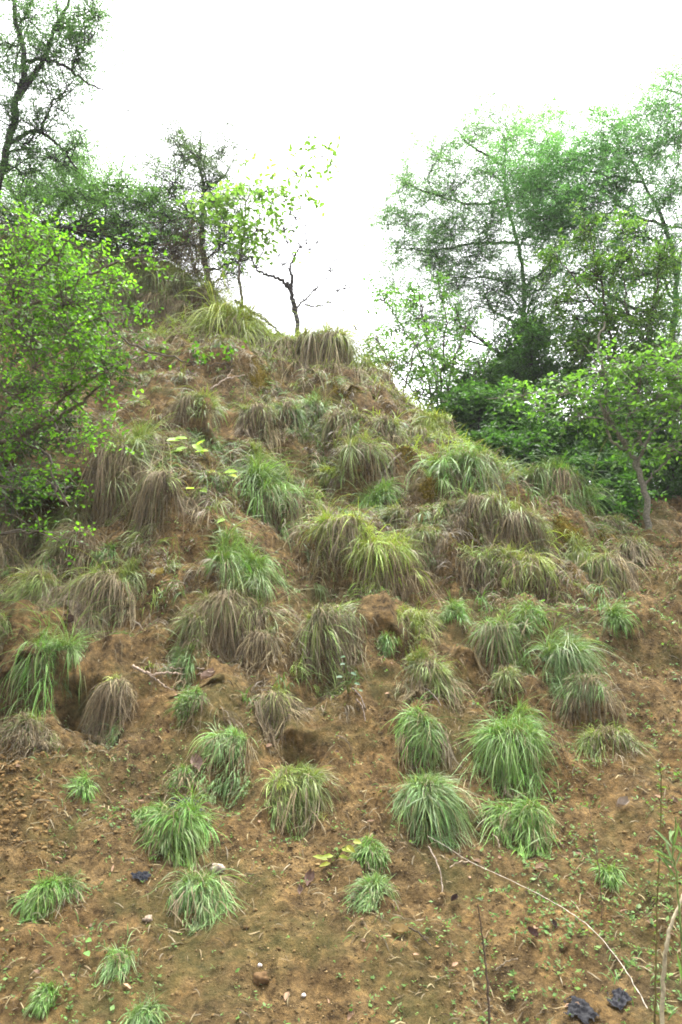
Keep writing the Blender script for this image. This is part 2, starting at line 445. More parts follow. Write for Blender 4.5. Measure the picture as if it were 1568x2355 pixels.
# ------------------------------------------------------------------ tufts: where they stand, how they look
# (vx, vy, width, drop, green amount 0..1, hue, label)  hue: 'y' yellow green, 'g' fresh green, 'b' blue green, 'd' dull
TUFTS = [
    (540, 752, 175, 135, .70, 'y', 'large crest tuft with yellow-green top and long grey skirt, left of the bare tree'),
    (738, 792, 185, 110, .42, 'y', 'broad crest tuft with thin green top and grey-brown curtain, right of the bare tree'),
    (868, 866, 90, 85, .55, 'y', 'brown-skirted tuft on the falling ridge, right below the broad crest tuft'),
    (1003, 945, 115, 100, .88, 'y', 'light yellow-green tuft bulging on the ridge edge against the dark bushes'),
    (385, 650, 130, 75, .3, 'd', 'highest dry brown thatch tuft on the upper left hump'),
    (295, 670, 130, 75, .25, 'd', 'dry brown tuft on the upper hump, partly behind the bright green shrub leaves'),
    (375, 700, 110, 70, .35, 'd', 'hanging brown tuft just above the green bench'),
    (470, 690, 90, 50, .25, 'd', 'dry tuft on the right shoulder of the upper hump'),
    (215, 680, 200, 120, .25, 'd', 'dry tuft on the upper hump half hidden by the left shrub'),
    (300, 620, 130, 60, .25, 'd', 'brown thatch on top of the upper left hump below the grey-green tree'),
    (455, 930, 115, 85, .5, 'd', 'grey-green tuft left of a row of small tufts under the crest'),
    (593, 955, 80, 65, .3, 'd', 'small dry tuft directly below the large crest tuft'),
    (661, 950, 55, 60, .6, 'b', 'narrow pale green tuft in the row under the crest'),
    (733, 948, 80, 65, .65, 'b', 'pale arching tuft under the broad crest tuft'),
    (790, 975, 85, 60, .3, 'd', 'dry matted tuft right of the pale arching tuft under the crest'),
    (890, 985, 70, 55, .35, 'd', 'small grey tuft below the brown-skirted ridge tuft'),
    (505, 1030, 95, 40, .8, 'b', 'low dark green tuft right beside the bright seedling leaves'),
    (608, 1055, 65, 40, .7, 'd', 'small olive green tuft alone on the soil under the crest row'),
    (836, 1045, 135, 85, .52, 'd', 'rounded tuft with combed-down brown skirt beside the leaning grey stick'),
    (955, 1005, 70, 70, .35, 'd', 'dry hanging tuft left below the light ridge-edge tuft'),
    (1085, 1065, 155, 130, .8, 'g', 'wide green-topped tuft on the right ridge with skirt falling past it'),
    (1268, 1075, 150, 105, .75, 'g', 'big green tuft with brown beard at the right end of the ridge'),
    (1180, 1075, 80, 60, .7, 'g', 'small green tuft squeezed between the two big ridge tufts'),
    (288, 1045, 170, 190, .48, 'd', 'large drooping grey tuft on the left slope under the shrub'),
    (372, 1110, 90, 120, .25, 'd', 'dry tuft leaning on the right side of the large drooping grey tuft'),
    (462, 1155, 45, 70, .12, 'd', 'thin dry wisp below the bright seedling leaves'),
    (655, 1150, 190, 135, .82, 'g', 'big mid-slope tuft with fresh green dome and dark brown skirt'),
    (748, 1103, 70, 45, .85, 'y', 'yellow-green tuft peeping over the big mid-slope dome'),
    (785, 1215, 120, 110, .6, 'y', 'tuft joining the mid-slope dome to the shaggy tuft lower right'),
    (888, 1275, 165, 110, .68, 'y', 'shaggy yellow-green tuft with ragged brown skirt at mid slope'),
    (862, 1150, 110, 30, .9, 'g', 'low mat of fresh green grass at mid slope above the shaggy tuft'),
    (918, 1190, 65, 55, .7, 'd', 'small upright pale tuft above right of the shaggy tuft'),
    (1030, 1182, 85, 60, .55, 'd', 'small arching pale tuft beside the left moss patch'),
    (985, 1238, 105, 80, .55, 'd', 'tuft with hanging brown skirt right of the shaggy tuft'),
    (1185, 1205, 120, 100, .3, 'd', 'dry tuft hanging between the two moss patches'),
    (1105, 1165, 110, 90, .35, 'd', 'thatchy tuft hanging below the wide green-topped ridge tuft'),
    (1098, 1318, 85, 60, .35, 'd', 'small matted dry tuft above the bench of soil'),
    (1215, 1303, 115, 95, .6, 'y', 'yellowish tuft with straw skirt above the bench of soil'),
    (1375, 1293, 145, 100, .6, 'd', 'round grey-green tuft at the right foot of the hill'),
    (1408, 1212, 75, 45, .6, 'd', 'small tuft behind the round grey-green one at the right foot of the hill'),
    (1445, 1262, 65, 65, .25, 'd', 'dry tuft on the right edge of the hill before the woods'),
    (1428, 1405, 85, 15, 1.0, 'g', 'little bright green tuft alone on the soil at the right'),
    (165, 1240, 110, 75, .2, 'd', 'pale straw tuft on the left, under the shrub shade'),
    (240, 1268, 50, 35, .75, 'g', 'tiny green tuft right of the pale straw tuft'),
    (95, 1345, 115, 70, .55, 'd', 'tuft on the left above the pale dry leaves'),
    (248, 1345, 160, 175, .58, 'd', 'tall grey skirted tuft right of the pale dry leaves'),
    (547, 1312, 195, 85, .9, 'g', 'lush bright green tuft crowning the middle left slope'),
    (535, 1392, 150, 125, .2, 'd', 'grey dry beard tuft hanging right beneath the lush bright green one'),
    (450, 1440, 75, 60, .6, 'd', 'small tuft on the left flank of the grey beard'),
    (442, 1500, 80, 70, .8, 'b', 'blue-green tuft just above the long fallen twig'),
    (597, 1485, 85, 60, .25, 'd', 'dry tuft with few green blades right of the grey beard'),
    (755, 1425, 130, 150, .58, 'd', 'tuft with long purplish grey skirt in the centre of the slope'),
    (885, 1437, 38, 30, .9, 'g', 'tiny dark green sprig left of the twin-stem loose tuft'),
    (948, 1432, 100, 85, .85, 'y', 'loose tuft of separate yellow-green blades right of the tiny sprig'),
    (1148, 1455, 115, 140, .75, 'g', 'green tuft with a narrow long tail of straw beside a soil hollow'),
    (1225, 1415, 90, 20, .9, 'g', 'low green grass clump behind the tuft with the straw tail'),
    (1295, 1510, 170, 120, .95, 'b', 'large pale green tuft sweeping down to the right on the lower right slope'),
    (1345, 1585, 120, 90, .7, 'b', 'grey-green trailing tuft at the lower right end of the sweeping tuft'),
    (985, 1555, 135, 80, .55, 'd', 'squat tuft with brown collar and a bent pale stalk'),
    (120, 1505, 190, 150, .85, 'g', 'tuft hanging over the dark hollow at the left edge'),
    (75, 1690, 120, 50, .1, 'd', 'flopped dry tuft below the dark hollow at the left'),
    (262, 1590, 85, 130, .35, 'd', 'straw-topped drooping tuft right of the dark hollow'),
    (245, 1690, 65, 40, .85, 'b', 'small pale green spray at the foot of the straw-topped tuft'),
    (445, 1605, 60, 40, .75, 'g', 'small green sprig under the long fallen twig'),
    (632, 1625, 80, 120, .45, 'y', 'slender tuft with a tail of brown straw above the small soil hollow'),
    (540, 1705, 105, 165, .9, 'b', 'tall pale green tuft trailing downward left of the small soil hollow'),
    (978, 1680, 125, 90, .75, 'g', 'green tuft on the left shoulder of the biggest lush tuft'),
    (1180, 1700, 225, 130, .95, 'g', 'biggest lush green tuft on the lower right slope'),
    (1400, 1708, 110, 60, .8, 'd', 'soft thin tuft fading into the soil far right'),
    (680, 1800, 140, 130, .92, 'd', 'spiky olive tuft standing below the small soil hollow'),
    (400, 1888, 185, 95, .95, 'g', 'dark green spreading tuft growing under the black plastic'),
    (448, 2050, 150, 110, .9, 'b', 'blue-green tuft swept to the left beside the pale stone'),
    (138, 2060, 135, 70, .9, 'g', 'dark green tuft beside the loose crumbly earth'),
    (293, 2215, 110, 40, .95, 'b', 'upright tuft of wide pale blades at the bottom left'),
    (858, 1970, 85, 65, .9, 'g', 'upper of the two stacked small green tufts at the bottom centre'),
    (860, 2055, 90, 55, .9, 'b', 'lower of the two stacked small green tufts at the bottom centre'),
    (1000, 1825, 190, 100, .95, 'b', 'dense blue-green mop tuft left below the biggest lush tuft'),
    (1205, 1875, 160, 100, .9, 'g', 'dark-hearted green tuft right of the dense blue-green mop'),
    (198, 1815, 60, 25, .9, 'g', 'tiny weed-like tuft on bare soil above the loose earth'),
    (428, 1780, 45, 50, .75, 'g', 'tiny tuft beside the dead brown leaf above the black plastic'),
    (60, 1075, 150, 150, .12, 'd', 'dark dry thatch hanging under the left shrub, upper of three by the left edge'),
    (150, 1135, 130, 130, .12, 'd', 'dark dry thatch hanging under the left shrub, right one of three'),
    (25, 1215, 120, 90, .15, 'd', 'dark dry thatch hanging under the left shrub, lowest of three by the left edge'),
    (105, 2290, 60, 10, 1.0, 'g', 'single bright grass sprig in the bottom left corner'),
    (1390, 2010, 50, 10, 1.0, 'g', 'small bright grass sprig at the right, beside the faint dry stalk'),
    (335, 2340, 90, 12, .95, 'b', 'grass sprig cut by the bottom edge, left of the brown clod'),
    (1160, 1560, 60, 50, .6, 'd', 'small straw wisp under the tuft with the straw tail'),
    (330, 1870, 50, 20, .9, 'g', 'small green sprig on bare soil left of the black plastic'),
    (1040, 1410, 60, 15, .9, 'g', 'low green sprig on the soil bench left of the tuft with the straw tail'),
    (-5, 1440, 70, 70, .6, 'd', 'tuft cut by the left edge of the picture'),
]
placed = []
for T in TUFTS:
    placed.append(hit(T[0], T[1]))
for T, c in zip(TUFTS, placed):
    s = c[1] / FOC
    vx, vy, wd, drop, g = T[:5]
    if drop < 45:
        continue
    r0 = 0.20 * wd * s
    i0, i1 = np.searchsorted(XG, [c[0] - 1.0, c[0] + 1.0]); j0, j1 = np.searchsorted(YG, [c[1] - 1.0, c[1] + 0.5])
    X_, Y_ = XX[i0:i1, j0:j1], YY[i0:i1, j0:j1]
    d = np.hypot((X_ - c[0]), (Y_ - c[1] + 0.25 * r0) * 1.15) + 0.10 * fbm(X_ * 4.5, Y_ * 4.5, 131, 3)
    up_ = float(np.interp(c[1], [5.0, 7.0], [0, 1]))
    lim = drop * s * (0.75 + .3 * up_)
    cone = c[2] + 0.01 - (1.8 + .9 * up_) * np.maximum(0, d - r0 * (1 + .5 * up_))
    h0 = Z[i0:i1, j0:j1]
    cone = np.where(cone < c[2] - lim, -9, cone)
    k = 0.03
    m = np.maximum(h0, cone)
    Z[i0:i1, j0:j1] = m + k * np.log(np.exp((h0 - m) / k) + np.exp((cone - m) / k))
    yc = c[1] - r0 - 0.45 * drop * s                     # soil washed out under the skirt
    Z -= 0.22 * drop * s * np.exp(-(((XX - c[0]) / (0.45 * wd * s)) ** 2 + ((YY - yc) / (0.30 * drop * s)) ** 2)) if drop > 60 else 0
# hollows washed out of the slope
LIPS = {(450, 1600): hit(450, 1600)}
for (vx, vy, wpx, dep) in [(25, 1640, 50, .6), (185, 1625, 36, .5), (690, 1730, 42, .28), (1085, 1560, 60, .12), (80, 1110, 110, .7),
                           (1010, 2090, 9, .08), (470, 1010, 60, .12), (1310, 1255, 70, .15), (330, 960, 60, .18), (890, 1480, 50, .14), (840, 925, 50, .1)]:
    c = hit(vx, vy); s = c[1] / FOC
    LIPS[(vx, vy)] = c
    d2 = ((XX - c[0]) / (wpx * s)) ** 2 + ((YY - c[1]) / (wpx * s * 0.8)) ** 2
    Z -= dep * np.exp(-d2 * 1.2)

nx, ny = len(XG), len(YG)
DX, DY = np.gradient(Z, XG, YG)
gi = np.arange(nx * ny).reshape(nx, ny)
GF = np.stack([gi[:-1, :-1], gi[1:, :-1], gi[1:, 1:], gi[:-1, 1:]], -1).reshape(-1, 4)
YG2 = YY.copy()
for (vx, vy, wpx, push) in [(25, 1640, 60, .13), (185, 1625, 40, .18), (690, 1730, 45, .11), (1085, 1560, 55, .05), (80, 1110, 110, .25), (890, 1480, 45, .1), (450, 1600, 60, .1), (840, 925, 60, .12), (470, 1010, 50, .12)]:
    c = LIPS[(vx, vy)]; s = c[1] / FOC
    yr = c[1] + .75 * wpx * s
    gx_ = np.exp(-((XX - c[0]) / (1.15 * wpx * s)) ** 2)
    f = np.clip((YY - yr) / .06, 0, 1) * np.clip((yr + .55 - YY) / .45, 0, 1)
    YG2 -= push * gx_ * f * np.clip(1 + 1.6 * fbm(XX * 7, YY * 2, 7, 3), .1, 2)
ground = mesh_obj('ground', np.stack([XX, YG2, Z], -1).reshape(-1, 3), GF, M_SOIL)
tag(ground, kind='structure')

# ------------------------------------------------------------------ grass blades
HUES = {'y': np.array((0.165, 0.225, 0.036)), 'g': np.array((0.084, 0.172, 0.034)),
        'b': np.array((0.095, 0.170, 0.055)), 'd': np.array((0.118, 0.165, 0.044))}
DRY = 0.86 * np.array([(0.195, 0.152, 0.084), (0.150, 0.114, 0.066), (0.245, 0.200, 0.108), (0.110, 0.082, 0.046), (0.205, 0.172, 0.112)])


def blades(rng, base, d0, L, wid, droop, colb, colt, seg=6, drape=True, swirl=0.15, lift=0.012):
    """ribbons that start at base, head along d0 and bend down; returns V,F,C"""
    n = len(base)
    p = base.copy()
    d = norm(d0)
    pts = [p.copy()]
    side_rand = rng.normal(0, swirl, (n, 3)); side_rand[:, 2] *= 0.3
    for k in range(seg):
        d = norm(d + (np.array((0, 0, -1.0)) * droop[:, None] + side_rand) / seg)
        p = p + d * (L / seg)[:, None]
        if drape:
            q0 = pts[-1]
            lf = lift * (0.5 + rng.random(n))
            for _ in range(2):
                i = np.clip(np.searchsorted(XG, p[:, 0]), 0, nx - 1); j = np.clip(np.searchsorted(YG, p[:, 1]), 0, ny - 1)
                gx, gy = DX[i, j], DY[i, j]
                pen = np.maximum(0, H(p[:, 0], p[:, 1]) + lf - p[:, 2]) / (1 + gx * gx + gy * gy)
                p = p + np.stack([-gx * pen, -gy * pen, pen], -1)
            p[:, 2] = np.maximum(p[:, 2], H(p[:, 0], p[:, 1]) + lf * .5)
            d = norm(p - q0)
        pts.append(p.copy())
    pts = np.stack(pts, 1)
    t = norm(np.gradient(pts, axis=1))
    ref = np.stack([rng.normal(0, .6, n), rng.normal(-.4, .6, n), rng.normal(.8, .4, n)], -1)
    sd_ = norm(np.cross(t, ref[:, None]))
    u = np.linspace(0, 1, seg + 1)
    prof = np.minimum(0.55 + 1.2 * u, 1.0) * np.clip((1.02 - u) * 2.4, 0.06, 1)
    off = sd_ * (wid[:, None] * prof[None])[..., None] * 0.5
    V = np.stack([pts - off, pts + off], 2)           # n, seg+1, 2, 3
    m = (seg + 1) * 2
    b = (np.arange(n) * m)[:, None] + (np.arange(seg) * 2)[None]
    F = np.stack([b, b + 1, b + 3, b + 2], -1).reshape(-1, 4)
    C = colb[:, None] * (1 - u)[None, :, None] + colt[:, None] * u[None, :, None]
    C = np.repeat(C[:, :, None], 2, 2)
    return V.reshape(-1, 3), F, C.reshape(-1, 3)


def make_tuft(T, c0, seed):
    vx, vy, wd, drop, g, hue, label = T
    rng = np.random.default_rng(seed)
    c = np.array((c0[0], c0[1], float(H(c0[0], c0[1]))))
    s = c[1] / FOC
    asp = rng.uniform(.8, 1.3)
    Rm = wd * s * float(np.interp(c[1], [4.3, 5.5, 9.0], [.27, .33, .45]))
    Dm = drop * s * float(np.interp(c[1], [5.0, 7.5, 9.0], [.85, 1.05, 1.4]))
    far = max(1.0, c[1] / 6.0)
    rt = root('grass_tuft', c, label, 'grass tuft', 'grass tufts on the eroded slope')
    # fresh blades, in locks that share a root and a sweep
    near_ = float(np.interp(c[1], [4.6, 6.2], [1, 0]))
    sweep = rng.normal(0, .26 + .14 * near_)
    ncl = max(2, int(wd / 32))
    ncl += int(rng.integers(0, 3))
    ca = rng.uniform(0, 2 * np.pi, ncl); cr = np.sqrt(rng.random(ncl)) * .85 * Rm
    ccx, ccy = cr * np.cos(ca) * rng.uniform(1.0, 1.45), cr * np.sin(ca) * .75 - .1 * Rm
    csz = rng.uniform(.5, 1.15, ncl); csw = rng.normal(0, .3 + .15 * near_, ncl); ccl = np.exp(rng.normal(0, .16, ncl))
    n = int((380 + 13.0 * wd) * (0.50 + 0.75 * g))
    if drop <= 25: n = int(n * .45)
    nl = max(10, n // 11)
    lc = rng.integers(0, ncl, nl); laz = rng.uniform(0, 2 * np.pi, nl)
    lr = np.sqrt(rng.random(nl)) * .30 * Rm
    ltilt = R(5) + R(62) * rng.random(nl)
    lL = (Rm * 1.05 + 0.03) * rng.uniform(.45, 1.3, nl)
    if drop <= 25: lL = lL * 1.5
    llong = rng.random(nl) < 0.38
    lL = np.where(llong, lL + rng.uniform(.1, .9, nl) * min(Dm, Rm * 2.4), lL)
    ldr = rng.uniform(1.2, 3.6, nl) + llong * .9
    lL = lL * csz[lc]
    brist = rng.random(nl) < float(np.interp(c[1], [4.5, 6.5], [.16, .34]))
    ltilt = np.where(brist, R(3) + R(34) * rng.random(nl), ltilt)
    lL = np.where(brist, (Rm * .7 + .03) * rng.uniform(.4, 1.25, nl) * csz[lc], lL)
    ldr = np.where(brist, rng.uniform(.3, 1.5, nl), ldr)
    lcol = HUES[hue] * 1.2 * np.exp(rng.normal(0, .22, (nl, 1))) * (1 + rng.normal(0, .07, (nl, 3)))
    lcol = lcol * ccl[lc][:, None]
    lpale = (rng.random(nl) < .28)[:, None]
    lcol = np.where(lpale, lcol * .6 + np.array((.085, .10, .055)), lcol)
    down = np.where((rng.random(nl) < .75) & ~brist & (rng.random(nl) < ((.68 if drop > .8 * wd else .4) if drop > 50 else .15)), rng.uniform(0, .9, nl) * Dm * .8, 0.0)   # some locks sprout lower down the skirt
    gap = rng.uniform(0, 2 * np.pi)
    keep = np.cos(laz - gap) < rng.uniform(.55, 1.2, nl)
    lL = np.where(keep, lL, lL * .45) * np.where(down > 0, .7, 1)
    q = rng.integers(0, nl, n)
    x = c[0] + ccx[lc[q]] + lr[q] * np.cos(laz[q]) + rng.normal(0, .012, n) + (down * rng.normal(0, .25, nl))[q]
    y = c[1] + ccy[lc[q]] + lr[q] * np.sin(laz[q]) * .8 + rng.normal(0, .012, n) - down[q] * .7
    base = np.stack([x, y, H(x, y) - 0.01], -1)
    tilt = ltilt[q] + rng.normal(0, .10, n); a2 = laz[q] + rng.normal(0, .22, n)
    d0 = np.stack([np.sin(tilt) * np.cos(a2) + sweep + csw[lc[q]], np.sin(tilt) * np.sin(a2) - .42 - .25 * near_, np.cos(tilt)], -1)
    L = lL[q] * rng.uniform(.65, 1.12, n)
    stray = rng.random(n) < .06
    L = np.where(stray, L * 1.35, L)
    dr = ldr[q] * rng.uniform(.85, 1.15, n) * np.where(stray, .6, 1)
    hc = lcol[q] * rng.uniform(.85, 1.15, (n, 1))
    tip = hc * 1.12 + np.array((0.010, 0.006, 0.0))
    yl = (rng.random(n) < 0.08 + 0.22 * (1 - g))[:, None]
    tip = np.where(yl, np.array((0.20, 0.165, 0.08)), tip)
    bc = hc * 0.85 + np.array((0.016, 0.010, 0.003))
    A = Acc()
    A.add(*blades(rng, base, d0, L, rng.uniform(0.0022, 0.0048, n) * far, dr, np.maximum(bc, 0.004), np.maximum(tip, 0.004), seg=7, swirl=.38))
    A.build('green_blades', M_GRASS, rt)
    # hanging dead thatch, also in locks
    if drop >= 30:
        n = int((260 + 8.0 * wd * (0.35 + drop / 130)) * max(.04, 1.05 - 1.15 * g))
        nl = max(8, n // 14)
        laz = rng.uniform(np.pi * 1.02, 1.98 * np.pi, nl)
        lrr = rng.uniform(.35, 1.05, nl) * Rm
        lx = lrr * np.cos(laz) * 1.1 + rng.normal(0, .2, nl) * Rm; ly = lrr * np.sin(laz) * 0.75 - .22 * Rm
        lL = (0.25 * Rm + Dm * 1.05) * rng.uniform(0.2, 1.35, nl) * rng.uniform(.6, 1.15, nl)
        lside = rng.normal(0, .16, nl); lz = rng.uniform(-.9, .2, nl); ldr = rng.uniform(2.5, 6.0, nl)
        lcol = DRY[rng.integers(0, len(DRY), nl)] * np.exp(rng.normal(0, .22, (nl, 1)))
        q = rng.integers(0, nl, n)
        x = c[0] + lx[q] + rng.normal(0, .028, n); y = c[1] + ly[q] + rng.normal(0, .03, n)
        base = np.stack([x, y, H(x, y) + 0.12 * Rm * rng.random(n)], -1)
        d0 = np.stack([(x - c[0]) / max(Rm, .01) * .18 + sweep + lside[q] + rng.normal(0, .22, n), -0.5 - 0.3 * rng.random(n), lz[q] + rng.normal(0, .12, n)], -1)
        L = lL[q] * rng.uniform(.6, 1.15, n)
        dr = ldr[q]
        fam = lcol[q] * rng.uniform(.8, 1.2, (n, 1))
        tipc = fam * rng.uniform(0.75, 1.1, (n, 1))
        grn = (rng.random(nl) < 0.05 + 0.2 * g)[q][:, None]
        fam = np.where(grn, HUES[hue] * 0.7 + 0.03, fam)
        A = Acc()
        A.add(*blades(rng, base, d0, L, rng.uniform(0.0022, 0.0046, n) * far, dr, fam, tipc, seg=7, swirl=float(np.interp(c[1], [5.5, 7.5], [.75, .5])), lift=0.05))
        # flattened dead grass and bits round the foot
        m = n // 3
        fx = c[0] + rng.normal(0, .75, m) * Rm; fy = c[1] - rng.uniform(-.2, 1.0, m) * (Rm + Dm * .8) + rng.normal(0, .05, m)
        fd = np.stack([rng.normal(0, .8, m), rng.normal(-.5, .6, m), rng.uniform(-.3, .5, m)], -1)
        fc = DRY[rng.integers(0, len(DRY), m)] * np.exp(rng.normal(0, .3, (m, 1)))
        A.add(*blades(rng, np.stack([fx, fy, H(fx, fy)], -1), fd, rng.uniform(.03, .16, m) * (.6 + Rm * 2), rng.uniform(0.0025, 0.005, m) * far, rng.uniform(1.5, 4, m), fc, fc * .8, seg=4, swirl=.5, lift=.015))
        A.build('dry_thatch', M_DRY, rt)
    return rt


for k, (T, c) in enumerate(zip(TUFTS, placed)):
    make_tuft(T, c, 1000 + k)

# ------------------------------------------------------------------ leaves
def leaves(acc, rng, pos, axis, nrm, length, width, cols, fold=0.25, simple=False):
    """ovate leaf blades: six vertices folded along the midrib, or a four-vertex leaflet"""
    n = len(pos)
    axis = norm(axis)
    sd_ = norm(np.cross(axis, nrm)); up = np.cross(sd_, axis)
    l = length[:, None]; wv = width[:, None] * 0.5
    if simple:
        V = np.stack([pos, pos + axis * l * .5 + sd_ * wv, pos + axis * l, pos + axis * l * .5 - sd_ * wv], 1)
        F = (np.arange(n) * 4)[:, None] + np.array([0, 1, 2, 3])
        acc.add(V, F, np.repeat(cols[:, None], 4, 1).reshape(-1, 3))
        return
    curl = -0.18 * l * up
    V = np.stack([pos,
                  pos + axis * l * .3 + sd_ * wv * .95 + up * wv * fold,
                  pos + axis * l * .7 + sd_ * wv * .75 + up * wv * fold + curl * .4,
                  pos + axis * l + curl,
                  pos + axis * l * .7 - sd_ * wv * .75 + up * wv * fold + curl * .4,
                  pos + axis * l * .3 - sd_ * wv * .95 + up * wv * fold], 1)
    b = (np.arange(n) * 6)[:, None]
    F = np.concatenate([b + np.array([0, 1, 2, 3]), b + np.array([0, 3, 4, 5])])
    acc.add(V, F, np.repeat(cols[:, None], 6, 1).reshape(-1, 3))


def rand_dir(rng, n, zs=1.0):
    v = rng.normal(0, 1, (n, 3)); v[:, 2] *= zs
    return norm(v)


def bark_col(rng, base, n=1):
    return np.array(base) * rng.uniform(.8, 1.2)


def grow(name, label, cat, group, seed, stems, blobs, leaf, bark=(0.06, 0.05, 0.04), crown_name='crown', trunk_name='trunk', base=None):
    """stems: list of (points (vx,vy,Y), r0, r1 in metres); blobs: (vx,vy,Y,rx,ry,rd,n_twigs);
    leaf: dict(kind, len, wid, per, sub, col, var, zs, ...)"""
    rng = np.random.default_rng(seed)
    wood = Acc(); fol = Acc()
    samp = []
    for pts, r0, r1 in stems:
        w3 = np.array([P(*p) for p in pts])
        if base is not None and len(samp) == 0:
            w3[0] = base
        q = spline(w3, 6 * len(w3))
        q[1:-1] += rng.normal(0, 0.012, (len(q) - 2, 3))
        rad = np.linspace(r0, r1, len(q))
        tube(wood, q, rad, bark_col(rng, bark), 8)
        samp.append(np.concatenate([q, rad[:, None]], 1))
    org = samp[0][0, :3].copy()
    samp = np.concatenate(samp)
    SP, SD, ST = [], [], []           # spray origins, directions, tint per twig
    for (vx, vy, Y, rx, ry, rd, nt_) in blobs:
        c = P(vx, vy, Y); s = Y / FOC
        ex = np.array((rx * s * leaf.get('bx', 1), rd * leaf.get('bx', 1), ry * s * leaf.get('bz', 1)))
        dd = np.linalg.norm(samp[:, :3] - c, axis=1) + 0.9 * np.maximum(0, samp[:, 2] - c[2] + 0.2 * ex[2])
        k = int(np.argmin(dd))
        a = samp[k, :3]
        r0 = min(samp[k, 3] * 0.7, 0.012 + 0.014 * np.linalg.norm(c - a))
        mid = (a + c) / 2 + rng.normal(0, .10, 3) * np.linalg.norm(c - a)
        mid[2] += 0.08 * np.linalg.norm(c - a)
        far_end = c + (c - a) * 0.35 * min(1.0, ex.mean() / max(np.linalg.norm(c - a), .1))
        limb = spline([a, mid, c, far_end], 14)
        limb[1:] += rng.normal(0, .015, (13, 3))
        lr = np.linspace(r0, max(r0 * .3, .004), 14)
        tube(wood, limb, lr, bark_col(rng, bark), 6)
        bt = rng.normal(0, leaf.get('bvar', .10))
        for _ in range(max(1, int(nt_ * leaf.get('mul', 1.0)))):
            v = rng.normal(0, 1, 3); v /= np.linalg.norm(v)
            e = c + v * ex * rng.uniform(0.2, 1.45) ** 0.7
            j = rng.integers(4, 14)
            st = limb[j]
            mm = (st + e) / 2 + rng.normal(0, .07, 3) * np.linalg.norm(e - st) + np.array((0, 0, .05))
            tw = spline([st, mm, e], 9)
            tube(wood, tw, np.linspace(max(lr[j] * .45, .0035), .0016, 9) * leaf.get('tw', 1.0), bark_col(rng, bark), 4)
            ns = leaf['per']
            u = rng.uniform(0.12, 1.0, ns) * 8
            ii = np.minimum(u.astype(int), 7); f = (u - ii)[:, None]
            pp = tw[ii] * (1 - f) + tw[ii + 1] * f
            tdir = norm(tw[ii + 1] - tw[ii])
            SP.append(pp); SD.append(norm(tdir * .7 + rand_dir(rng, ns, leaf.get('zs', .6)) + np.array((0, 0, leaf.get('lift', 0)))))
            ST.append(np.full(ns, bt + rng.normal(0, leaf.get('tvar', .12))))
    SP, SD, ST = np.concatenate(SP), np.concatenate(SD), np.concatenate(ST)
    K = leaf['sub']; n = len(SP)
    # a spray: K leaflets spread along a short shoot
    u = (np.arange(K)[None] + rng.uniform(0, 1, (n, K))) / K
    spray = leaf['spray'] * rng.uniform(.6, 1.3, (n, 1))
    pos = SP[:, None] + SD[:, None] * (u * spray)[..., None]
    pos[..., 2] -= leaf.get('sag', .25) * (u * spray) * u
    ref = rand_dir(rng, n, 1.0); ref[:, 2] += leaf.get('flat', 1.5); ref = norm(ref)
    sgn = np.where(np.arange(K) % 2 == 0, 1, -1)[None, :, None]
    sdv = norm(np.cross(SD, ref))[:, None] * sgn
    ax = SD[:, None] * leaf.get('fwd', .6) + sdv + rng.normal(0, .35, (n, K, 3))
    nr = ref[:, None] + rng.normal(0, .35, (n, K, 3))
    base_c = np.array(leaf['col'])
    alt = np.array(leaf.get('alt', leaf['col']))
    mixf = np.clip(rng.normal(leaf.get('altf', .3), .25, (n, 1, 1)), 0, 1)
    cc = (base_c * (1 - mixf) + alt * mixf) * np.exp(ST[:, None, None]) * rng.uniform(.8, 1.2, (n, K, 1))
    N = n * K
    leaves(fol, rng, pos.reshape(-1, 3), ax.reshape(-1, 3), nr.reshape(-1, 3),
           leaf['len'] * rng.uniform(.6, 1.25, N), leaf['wid'] * rng.uniform(.7, 1.2, N), np.clip(cc.reshape(-1, 3), .002, .9), simple=leaf.get('simple', False))
    rt = root(name, org, label, cat, group)
    wood.build(trunk_name, M_BARK, rt)
    fol.build(crown_name, M_LEAF, rt)
    return rt


def gbase(vx, Y):
    x = (vx - VW / 2) / FOC * Y
    return np.array((x, Y, float(H(x, Y)) - 0.05))


ACACIA = dict(tw=1.5, mul=3.0, bx=1.35, bz=1.7, len=.042, wid=.011, per=9, sub=9, spray=.22, tvar=.10, bvar=.08, col=(.055, .110, .040), alt=(.090, .160, .075), altf=.4, simple=True, zs=.22, sag=.22, fwd=.6, flat=2.4)
ACACIA_FAR = dict(ACACIA, mul=3.0, len=.052, wid=.014, spray=.28)
ROUND = dict(mul=1.0, bx=1.65, bz=1.5, len=.032, wid=.023, per=6, sub=3, spray=.12, col=(.052, .140, .013), alt=(.135, .260, .024), altf=.45, tvar=.28, bvar=.2, zs=.7, sag=.1, fwd=.5, flat=1.2, lift=.15)
BROAD = dict(mul=1.8, len=.075, wid=.042, per=5, sub=4, spray=.12, col=(.050, .120, .022), alt=(.120, .230, .030), altf=.35, zs=.6, sag=.3, fwd=.7, flat=1.4)

